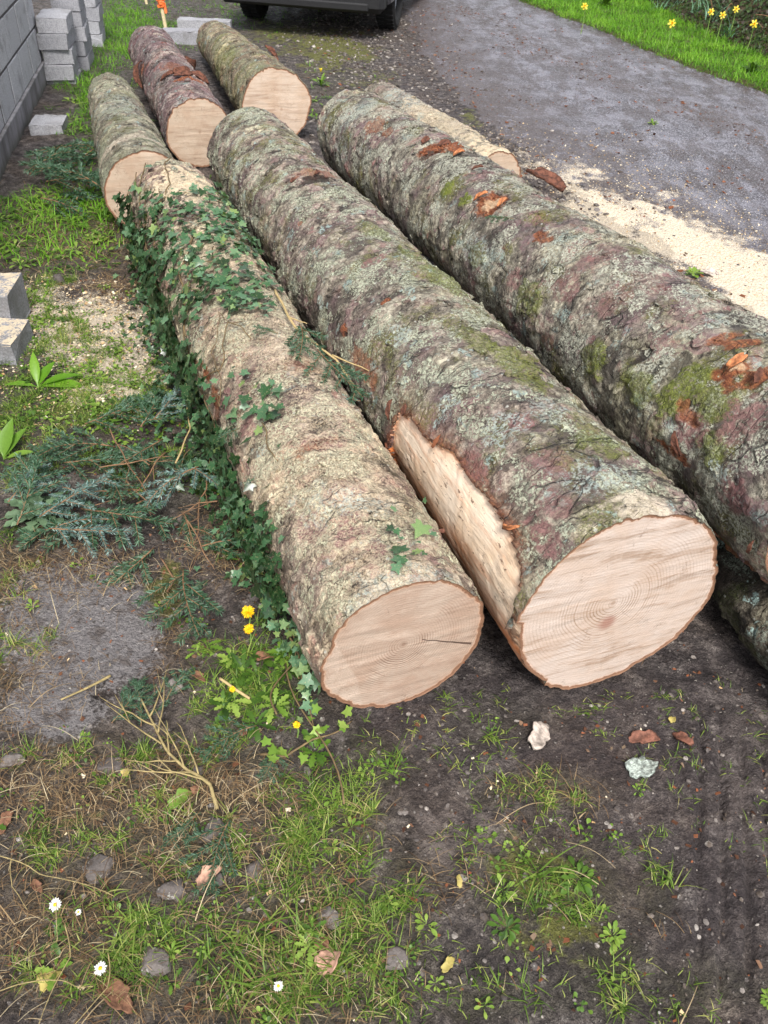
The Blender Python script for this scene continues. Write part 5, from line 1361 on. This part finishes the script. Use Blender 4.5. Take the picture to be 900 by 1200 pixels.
# ------------------------------------------------------------------ twigs and sticks
def stick(name, P, label, mat, r0=.004, r1=.002, branches=0, seed=0, cat='twig', wob=.012, blen=.14, group=None, bdir=None):
    P = np.array(P, float); r_ = np.random.default_rng(seed)
    t = np.linspace(0, len(P) - 1, len(P) * 5); Q = np.stack([np.interp(t, range(len(P)), P[:, k]) for k in range(3)], -1)
    Q += np.stack([perlin(Q * 9, 5 + seed), perlin(Q * 9, 6 + seed), .5 * perlin(Q * 9, 7)], -1) * wob
    o = tag(empty(name, tuple(Q[0])), label, cat, group); O = Q[0].copy(); Q = Q - O
    g = MB(); g.tube(Q, np.linspace(r0, r1, len(Q)), 7)
    for b in range(branches):
        k = int(len(Q) * (.25 + .65 * b / branches)); d_ = Q[min(k + 2, len(Q) - 1)] - Q[k - 2]; L_ = np.linalg.norm(d_); d_ /= L_
        s_ = np.cross(d_, [0, 0, 1]) * (1 if b % 2 else -1); dd_ = d_ * r_.uniform(.7, 1.1) + s_ * r_.uniform(.4, .9) + [0, 0, r_.uniform(0, .15)]; dd_ /= np.linalg.norm(dd_)
        bl = blen * r_.uniform(.5, 1.2); tt = np.linspace(0, 1, 8)[:, None]; B_ = Q[k] + tt * dd_ * bl + d_ * (tt ** 2) * bl * .2
        B_ += np.stack([perlin(B_ * 25, 15 + b), perlin(B_ * 25, 16 + b), .5 * perlin(B_ * 25, 17)], -1) * .006
        g.tube(B_, np.linspace(r1 * 1.1, r1 * .4, 8), 5)
        if r_.random() < .8:
            k2 = 4; dd2 = dd_ + s_ * -.5 + [0, 0, .05]; B2 = B_[k2] + tt * dd2 * bl * .45; g.tube(B2, np.linspace(r1 * .7, r1 * .3, 8), 4)
    g.build('wood', mat, o, smooth=True)
    return o


stick('branched_twig', [atg(257, 945, .015), atg(250, 920, .03), atg(222, 905, .035), atg(195, 880, .04), atg(180, 845, .04), atg(165, 820, .02)], 'dry branched yellowish twig with a pale snapped end, on the ground at the left', dry_stem, .0042, .0020, 10, 3, blen=.13)
pd = [DL.hit(*q) for q in ((320, 346), (335, 378), (352, 400))]
stick('stick', [DL.point(u, th, .02)[0] for u, th in pd] + [DL.point(*DL.hit(385, 430), .03)[0], DL.point(*DL.hit(408, 462), .03)[0]], 'pale peeled stick lying on the ivy log against the biggest log', twig_pale, .0045, .003, 3, 5, 'stick', .01, .10)
stick('twig', [atg(130, 790, .02), atg(100, 808, .02), atg(72, 822, .015)], 'greenish straight twig at the lower right corner of the grey slab', dry_stem, .0035, .002, 0, 6)
stick('twig', [atg(258, 797, .02), atg(275, 808, .03), atg(290, 815, .02)], 'short pale stalk among the dandelions', twig_pale, .0035, .0035, 0, 7)
stick('twig', [atg(195, 690, .01), atg(205, 675, .03), atg(190, 655, .02)], 'short brown twig above the grey slab', twig_m, .003, .002, 0, 8)
GT = 'thin dry twigs over the spruce heap'
for i, q in enumerate([[(130, 500), (150, 540), (180, 590)], [(115, 545), (160, 535), (202, 533)], [(255, 583), (230, 590), (205, 610)], [(150, 560), (170, 585), (185, 600)], [(220, 610), (235, 640), (250, 665)], [(240, 560), (236, 600), (225, 640)], [(195, 530), (160, 575), (115, 590)]]):
    stick('dry_twig', [atg(*p_, .07) for p_ in q], 'thin brown twig lying over the spruce heap left of the ivy log', twig_m, .0024, .0012, 2, 20 + i, 'twig', .015, .08, GT)
stick('ivy_root', [atg(207, 545, .05), atg(213, 520, .07), atg(222, 500, .06), atg(218, 475, .10)], 'curved pale stem standing up between heap and ivy log', twig_pale, .003, .002, 0, 31)
for i, q in enumerate([[(0, 1000), (70, 1025), (130, 1045)], [(70, 1085), (75, 1130), (45, 1200)], [(130, 1100), (120, 1150), (85, 1200)], [(0, 1150), (60, 1160), (120, 1148)], [(20, 1000), (10, 1040), (30, 1070)]]):
    stick('straw', [atg(*p_, .025) for p_ in q], f'{["long pale straw lying left of the upper daisy", "bent pale straw below the upper daisy", "pale straw ending at the lower daisy", "pale straw along the bottom left edge", "short pale straw at the left edge above the daisies"][i]}', dry_stem, .0011, .0006, 0, 40 + i, 'straw', .03)

# ------------------------------------------------------------------ dock, dandelions, daisies, daffodils
def leafy(name, p0, label, cat, tm, mat, sizes, yaws, pitches, hue=.5, group=None, widths=1.):
    o = tag(empty(name, tuple(p0)), label, cat, group); n_ = len(sizes)
    s = np.array(sizes); sc = np.stack([s, s * widths * rng.uniform(.6, 1.1, n_), s], -1)
    V, L, T, A = scatter(tm[0], tm[1], np.zeros((n_, 3)) + [0, 0, .004], basis_yaw(np.radians(yaws), np.radians(pitches)), sc, np.clip(rng.normal(hue, .12, n_), 0, 1))
    mesh_from('leaves', V, L, T, mat, o, True, A); return o


def fine(tm):      # one more cut across, for big leaves
    V, Fq = tm; return V, Fq
dock_m = leaf_mat('dock_leaf', [(78, 124, 30), (104, 152, 40), (134, 176, 58)], .4, .35, .45)
leafy('dock_plant', atg(45, 455), 'broad leaved bright green dock plant near the left edge', 'plant', DOCK, dock_m, [.17, .15, .13, .12, .11], [5, 25, 110, 75, 190], [14, 22, 55, 35, 20], .6)
leafy('dock_plant', atg(5, 540), 'upright narrow leaved plant at the left edge below the dock', 'plant', DOCK, ivy_light, [.13, .12, .1, .1], [80, 60, 110, 20], [60, 45, 50, 20], .5)
greysage = leaf_mat('grey_green_leaf', [(88, 112, 84), (112, 138, 106), (148, 170, 140)], .6, .2, .3)
leafy('feathery_weed', atg(45, 605), 'grey green feathery weed at the left edge beside the spruce heap', 'plant', TOOTH, greysage, list(rng.uniform(.06, .12, 26)), list(rng.uniform(0, 360, 26)), list(rng.uniform(8, 55, 26)), .5)
yel = leaf_mat('dandelion_petal', [(232, 168, 12), (246, 196, 20), (250, 214, 50)], .6, .2, .2)
whi = leaf_mat('daisy_petal', [(226, 222, 224), (244, 242, 242), (250, 248, 248)], .6, .3, .2)
dis = plain('daisy_disc', (236, 190, 30), .7, .2, 300, .001)
PET = leaf_outline([(0, .04), (.4, .09), (.8, .1), (1, .0)], .1, .1)


def flower_head(o, loc, n_, size, mat, rings=1, name='petals', cup=.15, nrm_=(0, 0, 1), w=1.):
    pos = []; yw = []; pt = []; sc = []
    for k in range(rings):
        m_ = max(5, int(n_ * (1 - .25 * k))); yw += list(np.linspace(0, 2 * PI, m_, endpoint=False) + k * .3 + rng.normal(0, .06, m_)); pt += list(np.full(m_, cup + .32 * k) + rng.normal(0, .07, m_)); sc += list(size * (1 - .22 * k) * rng.uniform(.85, 1.1, m_))
    B_ = basis_yaw(np.array(yw), np.array(pt)); Rm = np.array(Vector((0, 0, 1)).rotation_difference(Vector(nrm_)).to_matrix())
    B_ = np.einsum('ij,mjk->mik', Rm, B_); s = np.array(sc)
    V, L, T, A = scatter(PET[0], PET[1], np.zeros((len(yw), 3)) + loc, B_, np.stack([s, s * w, s], -1), rng.random(len(yw)))
    return mesh_from(name, V, L, T, mat, o, True, A)


green_stem = plain('flower_stem', (122, 150, 78), .5, .15, 80, .0005)
for px_, py_, lb, sz in ((292, 726, 'open yellow dandelion, upper one left of the ivy', .018), (293, 746, 'yellow dandelion just under the other one', .014), (274, 816, 'half closed yellow dandelion bud near the pale stalk', .008), (348, 858, 'orange-yellow spent dandelion below the leaves', .009)):
    o = tag(empty('dandelion', tuple(atg(px_, py_ + 6, .0))), lb, 'flower', 'yellow dandelions'); h_ = .045
    g = MB(); g.tube([(0, 0, -.01), (.004, 0, h_ * .5), (0, 0, h_)], .002, 6); g.build('stem', green_stem, o)
    flower_head(o, (0, 0, h_), 26, sz, yel, 3, 'petals', .12, (-.1, -.5, 1), .8)
for px_, py_, s_, k_ in ((285, 790, .058, 11), (310, 775, .05, 10), (262, 830, .055, 9), (320, 815, .05, 10), (300, 850, .045, 9)):
    lbl = {285: 'toothed dandelion leaves below the two yellow flowers', 310: 'dandelion leaves touching the ivy beside the flowers', 262: 'dandelion leaves spreading left of the flower bud', 320: 'dandelion leaves at the foot of the ivy', 300: 'lowest rosette of dandelion leaves'}[px_]
    leafy('dandelion_plant', atg(px_, py_), lbl, 'plant', TOOTH, weed_m, list(rng.uniform(.6, 1.1, k_) * s_), list(rng.uniform(0, 360, k_)), list(rng.uniform(5, 50, k_)), .2)
for px_, py_, lb, sz in ((69, 1066, 'white daisy with yellow centre, upper one at the bottom left', .0115), (121, 1139, 'white daisy with yellow centre, lower one at the bottom left', .0115), (327, 1160, 'small pinkish white daisy in the grass at the bottom', .009), (96, 1075, 'tiny half closed white daisy beside the upper one', .006)):
    o = tag(empty('daisy', tuple(atg(px_, py_ + 4, .0))), lb, 'flower', 'white daisies'); h_ = .03
    g = MB(); g.tube([(0, 0, -.01), (.002, .001, h_ * .5), (0, 0, h_)], .0009, 5); g.build('stem', green_stem, o)
    flower_head(o, (0, 0, h_), 15, sz, whi, 1, 'petals', .15, (0, -.3, 1), 1.3)
    g = MB(); g.add(ico[0] * [sz * .36, sz * .36, sz * .3] + [0, 0, h_ + .001], ico[1]); g.build('disc', dis, o, smooth=True)
daff = leaf_mat('daffodil_petal', [(244, 214, 60), (250, 226, 84), (252, 236, 110)], .6, .3, .2); tru = leaf_mat('daffodil_trumpet', [(240, 176, 20), (246, 190, 30)], .6, .2, .2)
daffl = leaf_mat('daffodil_leaf', [(74, 112, 88), (98, 138, 108), (130, 166, 134)], .45, .2, .4)
BL = blade_t(4, 1., .6)
dl_ = [(788, 27, 'lowest daffodil flower, in the middle of the verge'), (834, 13, 'leftmost daffodil of the three close together in the hedge'), (847, 18, 'middle daffodil of the three close together in the hedge'), (862, 14, 'rightmost daffodil of the three close together in the hedge'), (884, 28, 'wide open daffodil nearest the right edge'), (687, 2, 'daffodil at the top edge left of the primrose')]
for px_, py_, lb in dl_:
    h_ = .24; b0 = at(px_, py_, h_ + .08); b0[2] = gz(b0[0], b0[1]); h_ = float(h_); 
    o = tag(empty('daffodil', tuple(b0)), lb, 'flower', 'yellow daffodils'); g = MB(); g.tube([(0, 0, -.02), (.01, .01, h_ * .5), (0, 0, h_ + .02), (-.01, -.02, h_ + .03)], .004, 6); g.build('stem', green_stem, o)
    flower_head(o, (-.01, -.025, h_ + .03), 6, .040, daff, 1, 'petals', .1, (-.3, -1, .35), 2.2)
    flower_head(o, (-.01, -.025, h_ + .03), 9, .023, tru, 1, 'trumpet', 1.15, (-.3, -1, .35), 2.5)
for i in range(30):
    px_ = rng.uniform(700, 900); py_ = 8 + (px_ - 740) * .33 + rng.normal() * 12 - 12; b0 = at(px_, py_); b0[2] = gz(b0[0], b0[1]); k_ = 26
    o = tag(empty('daffodil_clump', tuple(b0)), 'clump of blue green strap leaves where the verge meets the hedge', 'plant', 'daffodil leaf clumps')
    s = rng.uniform(.16, .32, k_); V, L, T, A = scatter(BL[0], BL[1], rng.normal(size=(k_, 3)) * [.07, .07, 0], basis_yaw(rng.uniform(0, 6.28, k_), rng.uniform(.8, 1.5, k_)), np.stack([s, np.full(k_, .012), s * .9], -1), rng.random(k_))
    mesh_from('leaves', V, L, T, daffl, o, True, A)
o = leafy('primrose', (lambda b: (b[0], b[1], gz(b[0], b[1])))(at(708, 12)), 'leafy yellow primrose clump at the top edge of the verge', 'plant', OVAL, weed_m, list(rng.uniform(.08, .16, 60)), list(rng.uniform(0, 360, 60)), list(rng.uniform(10, 80, 60)), .4)
for i in range(9): flower_head(o, (rng.normal() * .07, rng.normal() * .05, .12 + .04 * rng.random()), 6, .022, daff, 1, 'petals', .2, (0, -.5, 1), 2.4)
b0 = atg(880, 85); leafy('nettle', tuple(b0), 'leafy dark green weed at the lower edge of the verge, right side', 'plant', OVAL, weed_m, list(rng.uniform(.05, .12, 60)), list(rng.uniform(0, 360, 60)), list(rng.uniform(0, 80, 60)), .3)
b0 = atg(765, 146); leafy('road_weed', tuple(b0), 'small pale green weed growing alone in the asphalt', 'plant', OVAL, weed_m, list(rng.uniform(.02, .05, 34)), list(rng.uniform(0, 360, 34)), list(rng.uniform(5, 60, 34)), .8)
b0 = atg(812, 322); leafy('green_sprout', tuple(b0), 'bright green leaves beside the bark scrap on the sawdust', 'plant', OVAL, weed_m, list(rng.uniform(.03, .06, 22)), list(rng.uniform(0, 360, 22)), list(rng.uniform(5, 50, 22)), .8)
b0 = atg(376, 100); o = leafy('sprout', tuple(b0), 'small green plant with a pale bud right of the back logs', 'plant', OVAL, weed_m, list(rng.uniform(.05, .1, 16)), list(rng.uniform(0, 360, 16)), list(rng.uniform(20, 80, 16)), .6)
flower_head(o, (0, 0, .10), 6, .03, daff, 1, 'petals', 1.1, (0, 0, 1), 2.)

# ------------------------------------------------------------------ stones, dead leaves, bark scraps, lichen
def stone(p0, size, label, seed, squash=.55, group='grey stones in the ground', mat=stone_mat, name='stone', sink=.5, hue=.4):
    import bmesh
    bm = bmesh.new(); bmesh.ops.create_icosphere(bm, subdivisions=4, radius=1.); me = bpy.data.meshes.new(name)
    V = np.array([v.co[:] for v in bm.verts]); f1, f2, rid, _ = worley(V * 1.1 + seed, seed)
    
    pr_ = np.random.default_rng(seed + 100)
    for _ in range(13):
        d_ = pr_.normal(size=3); d_ /= np.linalg.norm(d_); o_ = np.maximum(V @ d_ - pr_.uniform(.5, .85), 0); V = V - o_[:, None] * d_ * .92
    V *= (1 + .08 * fbm(V * 1.3 + seed, 2, seed) + .05 * fbm(V * 5, 3, seed + 2))[:, None]; V *= np.array([1, .8, squash]) * size
    for v, c in zip(bm.verts, V): v.co = c
    bm.to_mesh(me); bm.free(); me.materials.append(mat); me.polygons.foreach_set('use_smooth', np.ones(len(me.polygons), bool))
    a_ = me.attributes.new('rnd', 'FLOAT', 'POINT'); a_.data.foreach_set('value', np.full(len(V), hue, np.float32))
    o = bpy.data.objects.new(name, me); COL.objects.link(o); o.location = (p0[0], p0[1], p0[2] + size * squash * (1 - 2 * sink) * .8); o.rotation_euler = (0, 0, seed)
    return tag(o, label, 'stone', group)


stl = [(247, 975, .030, 'round grey stone beside the flat spruce spray'), (297, 1022, .034, 'largest rounded grey stone in the dry grass at the bottom'), (205, 1045, .034, 'flat dark stone left of the largest rounded one'), (115, 1020, .038, 'purple grey stone left of centre in the dry grass'), (205, 802, .030, 'pale grey stone above the branched twig'), (133, 900, .042, 'grey stone left of the branched twig'), (300, 700, .026, 'bluish stone beside the ivy near the dandelions'), (232, 905, .018, 'small stone at the foot of the branched twig'),
       (178, 1130, .036, 'dark stone near the bottom left corner'), (465, 1122, .028, 'grey stone in the grass at the bottom centre'), (256, 1030, .016, 'small dark stone beside the brown dead leaf'), (385, 1075, .026, 'dark slate coloured stone left of the brown scrap at the bottom'), (15, 890, .03, 'stone at the left edge below the grey slab'), (360, 905, .018, 'little stone in the grass right of the ivy stem'), (70, 330, .04, 'stone in the grass right of the two blocks'), (735, 738, .045, 'pale stone wedged in the shade under the biggest log')]
for i, (a_, b_, s_, lb) in enumerate(stl):
    q_ = atg(a_, b_); 
    if a_ == 735: q_ = np.array([.80, 1.62, .02])
    stone(q_, s_, lb, i + 1, .6, hue=(.75 if 'pale' in lb else .35 + .2 * rng.random()))


def scrap(px_, py_, size, mat, label, seed, name='dead_leaf', cat='dead leaf', group='dead leaves', el=.6, curl=.25, thick=.0015, on=None, tilt=.2, yaw_=None, dz=.008):
    """a torn, curled piece with real thickness"""
    r_ = np.random.default_rng(seed); nr, na = 7, 26; V = []
    for s_ in (1, -1):
        for i in range(nr + 1):
            for j in range(na):
                t = 2 * PI * j / na; rr_ = (i / nr) * (1 + .22 * math.sin(2 * t + seed) + .12 * math.sin(5 * t + seed * 2) + .07 * math.sin(9 * t + seed * 3))
                x, y = rr_ * math.cos(t), rr_ * math.sin(t) * el; V.append((x, y, curl * y * y * 2 - curl * .5 * x * x + .1 * x * y + s_ * thick / size))
    V = np.array(V) * size; V[:, 2] += size * .06 * fbm(V / size * 3 + seed, 2, seed)
    Fq = []; O = (nr + 1) * na
    for i in range(nr):
        for j in range(na):
            a_, b_ = i * na + j, i * na + (j + 1) % na; Fq.append((a_, b_, b_ + na, a_ + na)); Fq.append((O + a_ + na, O + b_ + na, O + b_, O + a_))
    for j in range(na): a_, b_ = nr * na + j, nr * na + (j + 1) % na; Fq.append((a_, b_, O + b_, O + a_))
    g = MB(); g.add(V, Fq, r_.random()); o = g.build(name, mat, smooth=True)
    if on is not None:
        u, th = on.hit(px_, py_); p_, n__ = on.point(u, th, .012 + dz)
        q = Vector((0, 0, 1)).rotation_difference(Vector(n__)); o.rotation_mode = 'QUATERNION'; o.rotation_quaternion = q @ Matrix.Rotation(seed if yaw_ is None else yaw_, 3, 'Z').to_quaternion() @ Matrix.Rotation(tilt, 3, 'X').to_quaternion(); o.location = p_
    else: o.location = tuple(atg(px_, py_, dz)); o.rotation_euler = (tilt, r_.normal() * .15, seed if yaw_ is None else yaw_)
    return tag(o, label, cat, group)


dead = plain('dead_leaf_brown', (116, 82, 62), .8, .4, 90, .003); deadp = plain('dead_leaf_pink', (174, 136, 116), .8, .35, 90, .003); redb = plain('red_bark_scrap', (112, 74, 60), .8, .5, 70, .006); greyb = plain('grey_bark_scrap', (170, 158, 148), .85, .5, 60, .008)
lichm = plain('lichen_crust', (160, 170, 162), .9, .6, 120, .012); shred = plain('torn_bark', (96, 60, 46), .85, .6, 60, .01); orgw = plain('orange_fibre', (176, 112, 72), .8, .5, 60, .008)
yl = plain('yellow_leaf', (164, 150, 84), .6, .15, 60, .001)
scrap(632, 862, .034, greyb, 'pale grey bark scrap on the mud below the big sawn end', 1, 'bark_scrap', 'bark scrap', 'bark scraps on the mud', .75, .15, .003)
scrap(754, 864, .030, redb, 'reddish bark scrap, left one of the two on the mud', 2, 'bark_scrap', 'bark scrap', 'bark scraps on the mud', .6, .2, .003, yaw_=.2)
scrap(800, 866, .024, redb, 'narrow reddish bark scrap, right one of the two on the mud', 3, 'bark_scrap', 'bark scrap', 'bark scraps on the mud', .45, .4, .003, yaw_=-.7)
o = scrap(752, 900, .037, lichm, 'blue white lichen covered flake on the dark mud', 4, 'lichen_flake', 'lichen', None, .65, .15, .004)
for a_, b_, s_, mm, lb, cat in ((242, 1028, .026, deadp, 'pinkish brown curled dead leaf in the dry grass', 1), (385, 1127, .026, deadp, 'torn pale brown leaf at the bottom, in the grass', 1), (135, 1165, .034, dead, 'brown leaf half hidden in grass near the bottom left corner', 1), (233, 795, .018, dead, 'small red-brown leaf above the branched twig', 1), (42, 1037, .014, dead, 'small orange leaf left of the stones at the bottom left', 1),
                                (310, 770, .022, dead, 'brown leaf under the dandelion', 1), (5, 960, .02, dead, 'brown leaf at the left edge', 1), (148, 905, .012, yl, 'tiny yellow leaf near the branched twig', 1), (178 + 360, 1033, .010, yl, 'small yellow leaf on the mud, bottom centre', 1), (525, 1130, .014, yl, 'yellow green fallen leaf in the grass at the bottom', 1), (210, 935, .024, ivy_light, 'single round green leaf below the branched twig', 1),
                                (675 + 113, 843, .010, yl, 'tiny yellow leaf between the two reddish scraps', 1), (58, 1148, .022, yl, 'yellowing leaf beside the lower daisy', 1), (230, 925, .012, dead, 'rusty leaf under the branched twig', 1), (378, 1105, .016, dead, 'rust coloured flake above the torn pale brown leaf', 1), (285, 858, .014, dead, 'orange brown leaf under the lowest dandelion leaves', 1)):
    scrap(a_, b_, s_, mm, lb, int(a_ + b_) % 17 + 1, el=.65, curl=.35, dz=.012)
# torn bark on the logs
scrap(635, 222, .085, shred, 'loose slab of red-brown bark standing off the log beside the sawdust', 5, 'bark_scrap', 'bark scrap', None, .32, .3, .006, RL, .5, -.2, .035)
scrap(832, 320, .05, greyb, 'grey scrap of bark lying on the sawdust by the lane', 6, 'bark_scrap', 'bark scrap', None, .5, .4, .004)
for i, (a_, b_, s_, y_, t_, mm) in enumerate([(500, 168, .055, .9, .5, shred), (520, 172, .06, .5, .6, shred), (538, 182, .045, .7, .4, orgw), (560, 200, .03, .3, .5, shred), (565, 232, .04, .2, .3, orgw), (590, 240, .04, .9, .35, orgw), (865, 428, .05, .4, .2, orgw), (890, 445, .04, .9, .5, shred), (798, 520, .045, 1.2, .3, shred), (885, 300 + 340, .03, .2, .5, shred)]):
    scrap(a_, b_, s_ * .62, mm, f'{["upper left", "broad middle", "lower orange", "small end", "left orange", "right orange", "pale orange", "dark red", "curled red", "small red"][i]} splinter of torn bark {["in the long wound near the far end", "in the long wound near the far end", "in the long wound near the far end", "below the long wound", "at the round wound", "at the round wound", "round the knot near the right edge", "beside the knot near the right edge", "over the red patch above the gap", "by the sawn end at the right edge"][i]}', 30 + i, 'bark_splinter', 'bark splinter', 'torn bark on the log with the orange wounds', .28, .5, .003, RL, t_, y_, .004)
for i, (a_, b_, s_, y_, t_) in enumerate([(372, 205, .045, 1.5, .5), (345, 214, .035, 1.2, .4), (478, 482, .03, .6, .6), (515, 520, .03, .3, .9), (601, 620, .032, -.6, 1.0), (460, 480, .04, 1.0, .5)]):
    scrap(a_, b_, s_ * .6, [shred, shred, shred, barkbit_m, orgw, shred][i], ['dark red bark edge at the hollow near the far end of the biggest log', 'second dark red bark flake at the hollow of the biggest log', 'torn bark flap at the top of the stripped flank', 'greenish splinter across the stripped flank', 'orange splinter sticking up beside the stripped flank', 'brown bark flap at the upper corner of the stripped flank'][i], 60 + i, 'bark_splinter', 'bark splinter', None, .3, .5, .003, CL, t_, y_, .002)
scrap(165, 84, .10, shred, 'long curled bark flap on the reddish purple log', 71, 'bark_splinter', 'bark splinter', None, .3, .6, .004, Log('B'), .6, 1.4, .02)
for i, (a_, b_, s_, y_, t_) in enumerate([(215, 88, .08, .8, .6), (232, 92, .07, .2, .5), (225, 75, .08, 1.1, .7), (198, 90, .05, .2, .3)]):
    scrap(a_, b_, s_, shred, 'torn red-brown bark on the right flank of the reddish purple log', 80 + i, 'bark_splinter', 'bark splinter', 'torn bark on the reddish purple log', .35, .5, .004, Log('B'), t_, y_, .004)
scrap(318, 62, .05, shred, 'small upright bark chip on top of the mossy brown log', 91, 'bark_splinter', 'bark splinter', None, .35, .5, .004, Log('E'), 1.1, .3, .02)
g = MB(); q0 = CL.point(.9, -.25)[0]
for i, (px_, py_) in enumerate([(497, 618), (508, 622), (500, 632)]):
    d_ = np.array([-.06, -.02, .01]) * (1 + .3 * i); t = np.linspace(0, 1, 6)[:, None]; b0, n0 = CL.point(*CL.hit(px_ + 12, py_), 0.); g.tube(b0 - q0 + t * d_ + t * t * [0, 0, -.01 * i], np.linspace(.006, .0015, 6), 5)
o = g.build('bark_fringe', redb); o.location = tuple(q0); tag(o, 'pink torn bark fibres sticking out under the stripped flank', 'bark splinter')
